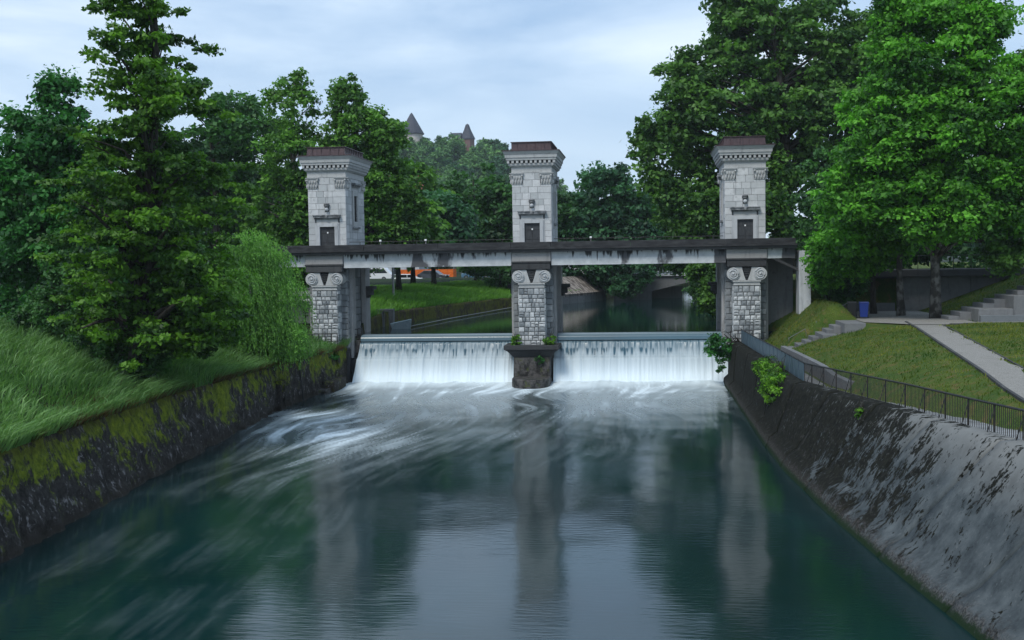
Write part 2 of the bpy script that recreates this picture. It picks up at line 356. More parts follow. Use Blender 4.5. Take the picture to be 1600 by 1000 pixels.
# ------------------------------------------------------------------ bank lines  (y -> value)
EL = [(-140, -8.0), (-95, -10.2), (-52, -12.3), (-44, -13.2), (-33, -13.9), (-20, -14.3), (-12, -14.4), (-5, -14.2), (-0.5, -13.9), (5, -13.4), (12.9, -13.6), (26.5, -11.2), (40.6, -8.1), (48, -5.2), (52, -3.0), (60, 0.2), (67, 2.4), (80, 3.5), (130, 5)]
ELZ = [(-140, 3.3), (-52, 3.2), (-33, 3.1), (-20, 2.9), (-10, 2.8), (-1, 2.7), (5, 4.4), (12.9, 4.6), (60, 4.6), (75, 5.0), (130, 5)]
BL = [(-140, -7.0), (-95, -9.0), (-52, -11.1), (-44, -11.75), (-33, -12.6), (-20, -13.7), (-15, -14.0), (-6, -13.95), (0, -13.5)]
ER = [(-140, 24), (-95, 21.5), (-75, 20.0), (-60, 18.8), (-51.8, 18.05), (-47.5, 17.5), (-41.6, 16.8), (-34.6, 15.65), (-28.7, 14.9), (-18, 14.6), (-10, 14.3), (-3, 14.1), (4, 14.2), (20, 15.2), (60, 16.5), (130, 22)]
ERZ = [(-140, 4.4), (-95, 4.1), (-60, 3.7), (-51.8, 3.5), (-41.6, 3.2), (-34.6, 3.0), (-28.7, 2.8), (0, 2.75), (4, 4.5), (130, 4.8)]
BR = [(-140, 20.5), (-95, 19.0), (-75, 17.7), (-56.6, 15.83), (-50, 15.05), (-42.8, 14.4), (-34, 13.95), (-10.5, 13.9), (0, 13.9)]

def left_h(t, y):                                         # t = metres inland from the wall top
    z0 = lerp_tab(ELZ, y)
    rise = np.interp(t, [0, 0.6, 3, 7, 14, 40, 400], [0, 0.05, 0.95, 1.75, 2.75, 3.0, 3.0])
    upst = np.interp(t, [0, 0.6, 4, 9, 16, 400], [0, 0.05, 0.75, 1.25, 1.3, 1.3])
    k = np.clip((y + 2) / 6, 0, 1)
    return z0 + rise * (1 - k) + upst * k

PL = [(-140, 27), (-95, 24), (-60, 21.6), (-47, 20.1), (-42, 20.4), (-37.7, 20.8), (-29, 21.6), (-18, 22.8), (-12, 23.4)]
PZ = [(-140, 4.6), (-95, 4.3), (-60, 3.95), (-47, 3.95), (-42, 4.15), (-37.7, 4.35), (-29, 4.58), (-18, 4.76), (-12, 4.8)]
def inner_walk(y): return lerp_tab(ER, y) + np.interp(y, [-60, -47, -42, -32, -5], [2.6, 2.5, 2.1, 1.55, 1.6])
def sm(x): x = np.clip(x, 0, 1); return x * x * (3 - 2 * x)
def right_h(x, y):
    x = np.asarray(x, float); y = np.asarray(y, float)
    ez = lerp_tab(ERZ, y); iw = inner_walk(y); pl = lerp_tab(PL, y); pz = lerp_tab(PZ, y)
    t = np.clip((x - iw) / np.maximum(pl - iw, 0.05), 0, 1)
    mound = ez + 0.32 + (pz - ez - 0.32) * (1 - (1 - t) ** 1.6)
    z = np.where(x < iw, ez, mound)
    z = np.where(x >= pl, pz, z)
    pr = pl + 1.75
    z = np.where(x > pr, pz + np.minimum(0.12, 0.06 * (x - pr)), z)
    # terrace, north mound beside the stairs, the slope under the upper stairs
    ter = np.full_like(z, 4.8)
    k = sm((y + 14.5) / 2.0)
    east = 4.8 + np.clip((x - 27.2) * 0.37, 0, 3.4)
    east = east - 0.65 * np.clip(x - 27.3, 0, 1) * (y < -7.9)
    ke = sm((y + 12.6) / 1.2) * (x > 27)
    ter = ter * (1 - ke) + east * ke
    z = np.where(x > 20.9, z * (1 - k) + ter * k, z)
    st = (y > -12.2)
    zs = np.interp(x, [16.2, 17.2, 18.4, 20.9], [2.85, 2.7, 2.9, 4.5])
    z = np.where(st & (x < 20.9) & (x > iw), zs, z)
    nm = np.interp(x, [16.0, 16.6, 19.6, 20.2, 21.2], [2.8, 3.0, 5.75, 5.8, 4.8])
    kn = sm((y + 9.6) / 1.2)
    z = np.where((x > 15.8) & (x < 23.0), np.maximum(z, z * (1 - kn) + nm * kn), z)
    kb = sm((y - 2.0) / 0.5)
    z = np.where(x > 18.6, z * (1 - kb) + 7.1 * kb, z * (1 - kb) + np.maximum(z, 4.9) * kb)
    return z

# ------------------------------------------------------------------ ground sheets
ys = np.concatenate([np.arange(-140, -70, 4), np.arange(-70, 10, 0.5), np.arange(10, 131, 2.5)])
ts = np.concatenate([[0, 0.25], np.arange(0.6, 22, 0.6), [24, 28, 34, 44, 60, 90, 140, 220, 400]])
Yg, Tg = np.meshgrid(ys, ts, indexing='ij')
Xg = lerp_tab(EL, Yg) - Tg
Zg = left_h(Tg, Yg) + 0.12 * fbm(Xg * 0.5, Yg * 0.5, 3, 5) * np.clip(Tg, 0, 1)
o = link('left_bank', grid_mesh('left_bank', Xg, Yg, Zg), M['meadow']); tag(o, kind='structure')
ts = np.concatenate([np.arange(0, 26, 0.3), [28, 32, 38, 48, 70, 110, 200, 400]])
Yg, Tg = np.meshgrid(ys, ts, indexing='ij')
Xg = lerp_tab(ER, Yg) + Tg
onlawn = (Xg > inner_walk(Yg) + 0.1)
Zr = right_h(Xg, Yg)
pathy = (np.abs(Xg - lerp_tab(PL, Yg) - 0.85) < 1.2) & (Yg < -11) | (Yg > -14.5) & (Xg > 21)
Zg = Zr + 0.05 * fbm(Xg * 0.9, Yg * 0.9, 3, 8) * onlawn * (~pathy)
o = link('right_bank', grid_mesh('right_bank', Xg, Yg, Zg, flip=True), M['lawn']); tag(o, kind='structure')
# far plain and near end of the banks
b = MB(); b.box(-900, 1200, 128, 2600, -1, 4.9); tag(b.build('plain', M['forestfloor']), kind='structure')
b = MB(); b.box(-60, 60, -140, 130, -2.4, -2.0); tag(b.build('river_bed', M['bed']), kind='structure')

# strips laid on the right bank: gravel path, walkway paving
def strip(name, mat, x0f, x1f, yv, lift, nx=6, kind='structure', hf=None):
    Y, K = np.meshgrid(yv, np.linspace(0, 1, nx), indexing='ij')
    a0 = x0f(Y); a1 = x1f(Y); X = a0 + (a1 - a0) * K
    Z = (hf or right_h)(X, Y) + lift
    return tag(link(name, grid_mesh(name, X, Y, Z, flip=True), mat), kind=kind)
wob = lambda Y, s: 0.28 * fbm(Y * 0.8, Y * 0 + s, 3, s)
strip('gravel_path', M['gravel'], lambda Y: lerp_tab(PL, Y) + 0.06, lambda Y: lerp_tab(PL, Y) + 1.62 + wob(Y, 3), np.arange(-75, -12.2, 0.4), 0.035, 8,
      hf=lambda X, Y: lerp_tab(PZ, Y) + 0 * X)
strip('walkway', M['walk'], lambda Y: lerp_tab(ER, Y) + 0.02, lambda Y: inner_walk(Y) - 0.02, np.arange(-110, 1.0, 0.5), 0.012, 5,
      hf=lambda X, Y: lerp_tab(ERZ, Y) + 0 * X)
b = MB(); n_ = 14
tv = [(21.0, -12.0), (22.2, -13.2), (23.3, -14.6), (25.2, -14.9), (31, -14.4), (40, -14.2), (40, -12.6), (27.2, -12.6), (27.1, 1.9), (21.6, 1.9), (21.0, -8.0)]
b.add([(x, y, 4.845) for x, y in tv], [tuple(range(len(tv)))]); tag(b.build('terrace', M['gravel']), kind='structure')

# ------------------------------------------------------------------ walls of the river
def wall_strip(name, top, topz, bot, yv, z0, mat, amp, seed, rows=22, inland=-1, lip=0.5):
    s = np.linspace(0, 1, rows)
    Y, S = np.meshgrid(yv, s, indexing='ij')
    zt = lerp_tab(topz, Y); xt = lerp_tab(top, Y); xb = lerp_tab(bot, Y)
    X = xb + (xt - xb) * S; Z = z0 + (zt - z0) * S
    d = amp * fbm(Y * 1.3, Z * 1.6, 5, seed)
    X = X - inland * d * (0.5 + 0.5 * (1 - S)); Z = Z + 0.55 * d * (S > 0.9)
    # a rounded cap going inland
    X = np.concatenate([X, X[:, -1:] + inland * lip * 0.5, X[:, -1:] + inland * lip], 1)
    Z = np.concatenate([Z, Z[:, -1:] + 0.04, Z[:, -1:] - 0.15], 1)
    Y = np.concatenate([Y, Y[:, -1:], Y[:, -1:]], 1)
    return grid_mesh(name, X, Y, Z, flip=(inland > 0))
o = link('river_wall', wall_strip('river_wall', EL, ELZ, BL, np.arange(-120, -0.4, 0.17), -0.8, None, 0.34, 3, 36), M['mosswall'])
tag(o, 'old stone river wall covered in yellow-green moss along the left bank', 'wall')

# right revetment: cast concrete panels parted by open joints, vertical near the gate and raking towards the camera
rev = empty('sloping_revetment', (16, -50, 0), 0, 'grey sloping concrete revetment with black moss along the right bank', 'wall')
joints = [-120, -104, -88, -74, -63, -56.2, -50.6, -45.4, -40.2, -35, -29.5, -24, -18, -12, -6, -1.0]
for j in range(len(joints) - 1):
    y0, y1 = joints[j] + 0.04, joints[j + 1] - 0.04
    yv = np.linspace(y0, y1, max(6, int((y1 - y0) / 0.35))); s = np.linspace(0, 1, 14)
    Y, S = np.meshgrid(yv, s, indexing='ij')
    skew = np.interp(Y, [-60, -35, -20], [-2.2, -1.2, 0]) * (1 - S)     # joints run slanting up the slab
    Yk = Y - skew
    xt = lerp_tab(ER, Yk); xb = lerp_tab(BR, Yk); zt = lerp_tab(ERZ, Yk)
    X = xb + (xt - xb) * S ** 1.15; Z = -0.8 + (zt + 0.8) * S
    xb2 = xb - 0.30 * (Z < 0.4)                                           # the worn toe step
    X = np.where(Z < 0.45, X - 0.28, X)
    X = X - 0.012 * fbm(Yk * 1.2, Z * 1.5, 4, 11) + random.uniform(-0.02, 0.02)
    X = np.concatenate([X, X[:, -1:] + 0.22, X[:, -1:] + 0.45], 1); Z = np.concatenate([Z, Z[:, -1:] + 0.035, Z[:, -1:] - 0.2], 1)
    Yk = np.concatenate([Yk, Yk[:, -1:], Yk[:, -1:]], 1)
    me = grid_mesh('concrete_panel', X - 16, Yk + 50, Z, flip=True); o = link('concrete_panel', me, M['revet'], rev)
    so_ = o.modifiers.new('solid', 'SOLIDIFY'); so_.thickness = 0.3; so_.offset = -1
yv = np.arange(-120, 0, 1.0); Y, S = np.meshgrid(yv, np.linspace(0, 1, 6), indexing='ij')
xt = lerp_tab(ER, Y); xb = lerp_tab(BR, Y)
link('backing', grid_mesh('backing', xb + (xt - xb) * S ** 1.15 + 0.14 - 16, Y + 50, -0.8 + (lerp_tab(ERZ, Y) + 0.8) * S - 0.05, flip=True), M['darkstone'], rev)

of_ = empty('wall_outfall', (-14.0, -15.0, 0), R(4), 'dark slot-like outfall opening in the mossy left wall where foam starts', 'outfall')
MB().box(-0.75, -0.05, -0.42, 0.42, -0.5, 1.55).build('shaft', M['black0'], of_); MB().box(-0.8, 0.12, 0.42, 0.62, -0.5, 1.75).build('jamb', M['mosswall'], of_, bevel=0.03); MB().box(-0.8, 0.12, -0.62, -0.42, -0.5, 1.75).build('jamb', M['mosswall'], of_, bevel=0.03); MB().box(-0.8, 0.14, -0.66, 0.66, 1.56, 1.8).build('lintel', M['mosswall'], of_, bevel=0.04)  # shaft is a solid black box standing in for the slot's dark inside
dp_ = empty('drain_pipe', (-14.15, -10.8, 0), 0, 'rusty black pipe running down the mossy left wall below the willow', 'pipe')
MB().tube([(0.25, 0, -0.3), (0.05, 0.1, 1.6), (-0.05, 0.2, 3.0)], 0.07, 8).build('pipe', M['iron'], dp_, smooth=True)

# upstream left wall
yv = np.arange(4.0, 51, 0.3)
me = wall_strip('upstream_wall', EL, ELZ, [(y, x + 0.12) for y, x in EL], yv, 2.6, None, 0.07, 21, 10)
tag(link('upstream_wall', me, M['mosswall']), 'dark mossy wall below the long grass, upstream past the left tower', 'wall')
yv = np.arange(68, 130, 2.0)
me = wall_strip('far_river_wall', EL, ELZ, [(y, x + 0.3) for y, x in EL], yv, 2.6, None, 0.2, 22, 8)
tag(link('far_river_wall', me, M['mosswall']), 'far stretch of river wall under the bushes beside the distant bridge', 'wall')
me = wall_strip('right_upstream_wall', ER, ERZ, [(y, x - 0.2) for y, x in ER], np.arange(5, 130, 1.0), 2.6, None, 0.15, 23, 8, inland=1)
tag(link('upstream_wall', me, M['mosswall']), 'shaded river wall behind the right tower under overhanging leaves', 'wall')

# ------------------------------------------------------------------ water
dx, dy = 0.115, 0.15
xs = np.arange(-15.5, 19.5, dx); yw = np.arange(-62, 0.4, dy)
Xw, Yw = np.meshgrid(xs, yw, indexing='ij')
def lic():
    psi = Xw * 1.0
    for (cx, cy, sx, sy, A) in [(-12.5, -20.5, 3.4, 6.5, 3.0), (-5.5, -22, 4.2, 8, -2.2), (-7.5, -40, 5.5, 10, 1.6), (3.0, -13, 3.5, 4.0, -2.4), (9.5, -12, 3.6, 3.6, 2.8), (6.5, -25, 3.5, 7, -1.4), (11, -33, 3.5, 9, 1.2), (-1.5, -9.5, 3.2, 3, 1.8), (0, -33, 4, 8, 1.0)]:
        psi = psi + A * np.exp(-((Xw - cx) ** 2 / (2 * sx ** 2) + (Yw - cy) ** 2 / (2 * sy ** 2)))
    turb = np.clip((Yw + 60) / 60, 0.25, 1)
    psi = psi + turb * (1.3 * fbm(Xw * 0.20, Yw * 0.13, 2, 31) + 0.20 * fbm(Xw * 0.6, Yw * 0.42, 2, 77))
    gx, gy = np.gradient(psi, dx, dy)
    vx, vy = gy, -gx
    m = np.hypot(vx, vy) + 1e-6; vx, vy = vx / m, vy / m
    n, k = Xw.shape; N_ = rng.random((n, k)); N_ = 0.8 * N_ + 0.2 * (fbm(Xw * 4.5, Yw * 3.0, 2, 5) * 0.5 + 0.5)
    acc = np.zeros((n, k)); ac2 = np.zeros((n, k)); N2 = fbm(Xw * 2.0, Yw * 1.2, 2, 6)
    for sgn in (1, -1):
        px = np.broadcast_to(np.arange(n)[:, None], (n, k)).astype(float); py = np.broadcast_to(np.arange(k)[None, :], (n, k)).astype(float)
        for s in range(22):
            ix = np.clip(np.rint(px).astype(int), 0, n - 1); iy = np.clip(np.rint(py).astype(int), 0, k - 1)
            acc += N_[ix, iy]; ac2 += N2[ix, iy]; px = px + sgn * vx[ix, iy] * 0.1 / dx; py = py + sgn * vy[ix, iy] * 0.1 / dy
    acc /= 44; acc = (acc - acc.mean()) / acc.std(); ac2 = ac2 / ac2.std(); acc = 0.55 * acc + 0.85 * ac2; return acc, vx, vy
S_, vx_, vy_ = lic()
def g(cx, cy, sx, sy, rot=0):
    c, s = math.cos(rot), math.sin(rot); a = (Xw - cx) * c + (Yw - cy) * s; b_ = -(Xw - cx) * s + (Yw - cy) * c
    return np.exp(-(a ** 2 / (2 * sx ** 2) + b_ ** 2 / (2 * sy ** 2)))
low = fbm(Xw * 0.25, Yw * 0.16, 4, 55)
edge_y = -3.6 + 0.9 * fbm(Xw * 0.5, Xw * 0 + 2, 3, 9) - 1.6 * np.exp(-((Xw + 13) / 2.0) ** 2) - 1.4 * np.exp(-((Xw - 2) / 2.5) ** 2)
apron = 1 / (1 + np.exp(-(Yw - edge_y) / 0.8))
centre = np.exp(-(np.maximum(0, np.abs(Xw + 0.5) - 10) / 3.0) ** 2)
dens = (1.15 * np.exp((Yw + 4) / 3.0) + 0.36 * np.exp((Yw + 4) / 7.5)) * (Yw < 0) * centre + 0.12 * np.exp(-((Yw + 17) / 12) ** 2) * centre * np.clip(1 + 1.8 * low, 0, 2)
dens = dens + 0.85 * g(-9.2, -24.0, 2.2, 4.4, 0.35) + 0.75 * g(-11.5, -17.6, 2.4, 1.3, -0.5) + 0.16 * g(-6.0, -31, 2.8, 5.5)
dens = dens + 0.34 * g(9.6, -9.2, 2.9, 0.7, -0.12) + 0.2 * g(8.3, -13.0, 2.5, 1.4) + 0.55 * g(12.6, -5.2, 1.5, 0.35, 0.1) + 0.2 * g(3.0, -17, 2.4, 3.5, 0.7)
dens = dens + 0.11 * g(-7.0, -44, 3.8, 11, 0.1) * np.clip(0.6 + 1.6 * low, 0, 1.5) * (1 / (1 + np.exp((Xw - 0.0) / 1.2))) + 0.006
dens = np.clip(dens, 0, 1)
thr = np.clip(0.5 + 0.22 * S_, 0, 1.5)
thr = thr * (1 - 0.35 * np.exp(-np.abs(Yw + 4) / 3)) + 0.2 * np.exp(-np.abs(Yw + 4) / 3)
foam = dens * (0.22 + 1.1 * thr ** 1.8)
foam = np.maximum(foam - 0.02, 0)
foam = np.clip(np.maximum(foam, apron * (0.90 + 0.06 * S_)), 0, 1)
Zw = 0.02 * fbm(Xw * 0.4, Yw * 0.3, 2, 71) + apron * (0.16 + 0.14 * fbm(Xw * 0.9, Yw * 0.7, 3, 72)) * np.clip((Yw + 4) / 3, 0, 1)
tag(link('river', grid_mesh('river', Xw, Yw, Zw, {'foam': foam}, flip=True), M['water']), kind='structure')
b = MB(); b.box(-15.5, 24, -140, -61.9, -0.4, 0.0); o = b.build('river_downstream', M['water']); tag(o, kind='structure')
b = MB(); b.box(-16, 26, 1.9, 128, 3.0, 3.46); tag(b.build('upper_river', M['waterup']), kind='structure')

def make_fall(x0, x1, name, label, seed):
    prof = [(2.1, 3.465), (1.4, 3.462), (1.05, 3.44), (0.88, 3.36), (0.80, 3.20), (0.77, 3.04), (0.76, 3.0), (0.95, 2.97), (0.80, 2.93), (0.62, 2.9), (0.52, 2.82)]
    for k in range(1, 19): prof.append((0.52 - 0.02 * k, 2.82 - 0.0511 * k))
    prof += [(0.02, 1.83), (-0.10, 1.74)]
    for k in range(1, 13): prof.append((-0.10 - 0.055 * k, 1.74 - 0.15 * k))
    prof = np.array(prof); n = len(prof)
    xv = np.arange(0, 1.0001, 0.032 / (x1 - x0))
    K, I = np.meshgrid(xv, np.arange(n), indexing='ij')
    flare = np.clip((2.6 - prof[:, 1]) / 2.5, 0, 1)[None, :] * 0.35
    X = (x0 - (flare if x0 < -5 else 0)) + (x1 - x0 + (flare if x0 < -5 else 0)) * K
    Y = np.broadcast_to(prof[:, 0], X.shape).copy(); Z = np.broadcast_to(prof[:, 1], X.shape).copy()
    n1 = fbm(X * 3.2, I * 0.03, 3, seed); n3 = fbm(X * 7, I * 0.06, 2, seed + 9); low1 = fbm(X * 0.45, X * 0 + 4, 2, seed + 2)
    body = Z < 2.96
    Y -= body * (0.05 * n1 + 0.03 * n3); Z0 = Z.copy(); Z += (Z < 2.9) * (Z > 0.3) * 0.02 * n3
    rr_ = np.random.default_rng(seed); Lf = x1 - x0; sg = lambda v: 1 / (1 + np.exp(-v))
    foam = np.where(Z0 > 3.0, 0.05, 0.26 + 0.07 * n1)
    foam = np.where((Z0 <= 3.46) & (Z0 > 3.42), 0.4, foam); foam = np.where((Z0 <= 2.99) & (Z0 > 2.925), 0.0, foam)
    foam = foam + (0.22 * np.clip((2.5 - Z0) / 0.4, 0, 1) + 0.50 * np.clip((2.0 - Z0) / 1.5, 0, 1)) * (Z0 < 2.5)
    def strokes(cnt, wr, zt, zb, st, soft_t, soft_b, weight=None):
        D_ = np.zeros_like(X)
        for _ in range(int(cnt * Lf)):
            xc = rr_.uniform(x0, x1); w = rr_.uniform(*wr); a_ = rr_.uniform(*st)
            if weight is not None: a_ *= float(np.interp(xc, X[:, 0], weight))
            if a_ <= 0.02: continue
            sel = np.abs(X[:, 0] - xc) < 3 * w
            zt_, zb_ = rr_.uniform(*zt), rr_.uniform(*zb)
            D_[sel] = np.maximum(D_[sel], a_ * np.exp(-((X[sel] - xc) / w) ** 2) * sg((zt_ - Z0[sel]) / soft_t) * sg((Z0[sel] - zb_) / soft_b))
        return D_
    foam = foam - strokes(7.5, (0.03, 0.055), (2.9, 2.93), (2.3, 2.75), (0.10, 0.26), 0.01, 0.06)
    wgt = np.clip(0.85 + 1.8 * low1[:, 0], 0.1, 1)
    foam = foam - strokes(3.4, (0.035, 0.10), (2.40, 2.50), (1.85, 2.25), (0.42, 0.62), 0.015, 0.06, wgt)
    foam = foam - (Z0 < 2.45) * strokes(3.0, (0.04, 0.16), (2.4, 2.6), (0.2, 1.6), (0.03, 0.15), 0.1, 0.35)
    foam = np.where(Z0 > 3.0, np.where(Z0 > 3.42, np.where(Z0 < 3.463, 0.35, 0.1), 0.05), np.maximum(foam, 0.02))
    # soften the bands
    foam[:, 1:-1] = 0.2 * foam[:, :-2] + 0.6 * foam[:, 1:-1] + 0.2 * foam[:, 2:]
    o = link(name, grid_mesh(name, X, Y, Z, {'foam': np.clip(foam, 0, 1)}, flip=False), M['fall'])
    tag(o, kind='structure'); return o
make_fall(-12.9, -1.42, 'waterfall', '', 60)
make_fall(1.42, 13.75, 'waterfall', '', 90)
for x0, x1, lab in ((-13.6, -1.4, 'low dark concrete weir sill behind the left waterfall'), (1.4, 13.7, 'low dark concrete weir sill behind the right waterfall')):
    w = empty('weir_sill', ((x0 + x1) / 2, 1.5, 0), 0, lab, 'weir'); hw = (x1 - x0) / 2
    b = MB(); b.box(-hw, hw, -0.55, 3, -1.5, 2.85); b.box(-hw, hw, -1.0, -0.55, -1.5, 1.7); b.build('sill_block', M['darkstone'], w)
    b = MB(); b.box(-hw, hw, -0.45, 0.3, 2.86, 3.38); b.build('gate_flap', M['iron'], w)

# ------------------------------------------------------------------ the three gate towers
def chamfer_block(name, c, seed, rough=0.0):
    r = random.Random(seed); j = lambda a: r.uniform(-a, a)
    f = 0.5; i_ = 0.5 - c
    vs = [(-f, 0.5, -f), (f, 0.5, -f), (f, 0.5, f), (-f, 0.5, f), (-f, -0.2, -f), (f, -0.2, -f), (f, -0.2, f), (-f, -0.2, f)]
    vs += [(-i_ + j(rough), -0.5 + j(rough), -i_ + j(rough)), (i_ + j(rough), -0.5 + j(rough), -i_ + j(rough)), (i_ + j(rough), -0.5 + j(rough), i_ + j(rough)), (-i_ + j(rough), -0.5 + j(rough), i_ + j(rough))]
    fs = [(0, 1, 5, 4), (1, 2, 6, 5), (2, 3, 7, 6), (3, 0, 4, 7), (4, 5, 9, 8), (5, 6, 10, 9), (6, 7, 11, 10), (7, 4, 8, 11)]
    if rough:
        vs.append((j(0.1), -0.5 - abs(j(0.5)), j(0.1))); fs += [(8, 9, 12), (9, 10, 12), (10, 11, 12), (11, 8, 12)]
    else: fs.append((8, 9, 10, 11))
    me = bpy.data.meshes.new(name); me.from_pydata(vs, [], fs); me.update(); return me
ASH = []; RUB = []; RUD = []
for k in range(4):
    m_ = chamfer_block('stone_block', 0.018, k); m_.materials.append(M['ashlar']); ASH.append(m_)
    m_ = chamfer_block('stone_block', 0.055, 20 + k, 0.035); m_.materials.append(M['rubble']); RUB.append(m_)
    m_ = chamfer_block('stone_block', 0.05, 40 + k, 0.04); m_.materials.append(M['rubble_dark']); RUD.append(m_)

def lay(parent, face, a0, a1, z0, z1, rowh, wid, meshes, thick, plane, holes=(), batter=0.0, joint=0.018, split=0.0, jitter=0.012):
    """blocks on a face. face 'f' = front (normal -y, a is x), 'r' = +x side (a is y), 'l' = -x side. plane = coordinate of the face"""
    z = z0
    while z < z1 - 0.05:
        h = min(random.uniform(*rowh), z1 - z)
        if z1 - (z + h) < rowh[0] * 0.6: h = z1 - z
        k = (z - z0) / max(z1 - z0, 1e-6); A0 = a0 + batter * k; A1 = a1 - batter * k
        spans = [(A0, A1)]
        for (h0, h1, hz0, hz1) in holes:
            if z + h > hz0 + 0.03 and z < hz1 - 0.03:
                ns = []
                for s0, s1 in spans:
                    if h1 <= s0 or h0 >= s1: ns.append((s0, s1))
                    else:
                        if h0 - s0 > 0.06: ns.append((s0, h0))
                        if s1 - h1 > 0.06: ns.append((h1, s1))
                spans = ns
        extra_ = []
        for (h0, h1, hz0, hz1) in holes:
            if z + 0.05 < hz1 < z + h - 0.05 and z + h > hz0 + 0.03: extra_.append((max(h0, A0), min(h1, A1), hz1 + 0.002, z + h))
            if z + 0.05 < hz0 < z + h - 0.05 and z < hz1 - 0.03: extra_.append((max(h0, A0), min(h1, A1), z, hz0 - 0.002))
        zz0, hh0 = z, h
        for s0, s1, ez0, ez1 in [(a_, b_, zz0, zz0 + hh0) for a_, b_ in spans] + extra_:
            z, h = ez0, ez1 - ez0
            x = s0
            while x < s1 - 0.02:
                w = random.uniform(*wid)
                if s1 - (x + w) < wid[0] * 0.6: w = s1 - x
                pieces = [(z, h)]
                if random.random() < split and h > 0.35:
                    q = h * random.uniform(0.4, 0.6); pieces = [(z, q), (z + q, h - q)]
                for zb, hb in pieces:
                    o = bpy.data.objects.new('stone_block', random.choice(meshes)); col.objects.link(o); o.parent = parent
                    off = random.uniform(-jitter, jitter)
                    if face == 'f': o.location = (x + w / 2, plane - thick / 2 + off + 0.001, zb + hb / 2)
                    elif face == 'r': o.location = (plane + thick / 2 + off, x + w / 2, zb + hb / 2); o.rotation_euler = (0, 0, R(90))
                    else: o.location = (plane - thick / 2 + off, x + w / 2, zb + hb / 2); o.rotation_euler = (0, 0, R(-90))
                    o.scale = (w - joint, thick, hb - joint)
                x += w
        z = zz0 + hh0

def spiral_pts(cx, cz, r, y, s=1, turns=2.3, n=44):
    return [(cx + s * r * (1 - 0.86 * t) * math.cos(2 * math.pi * turns * t + 1.57), y - 0.05 * t, cz + r * (1 - 0.86 * t) * math.sin(2 * math.pi * turns * t + 1.57)) for t in [k / n for k in range(n + 1)]]

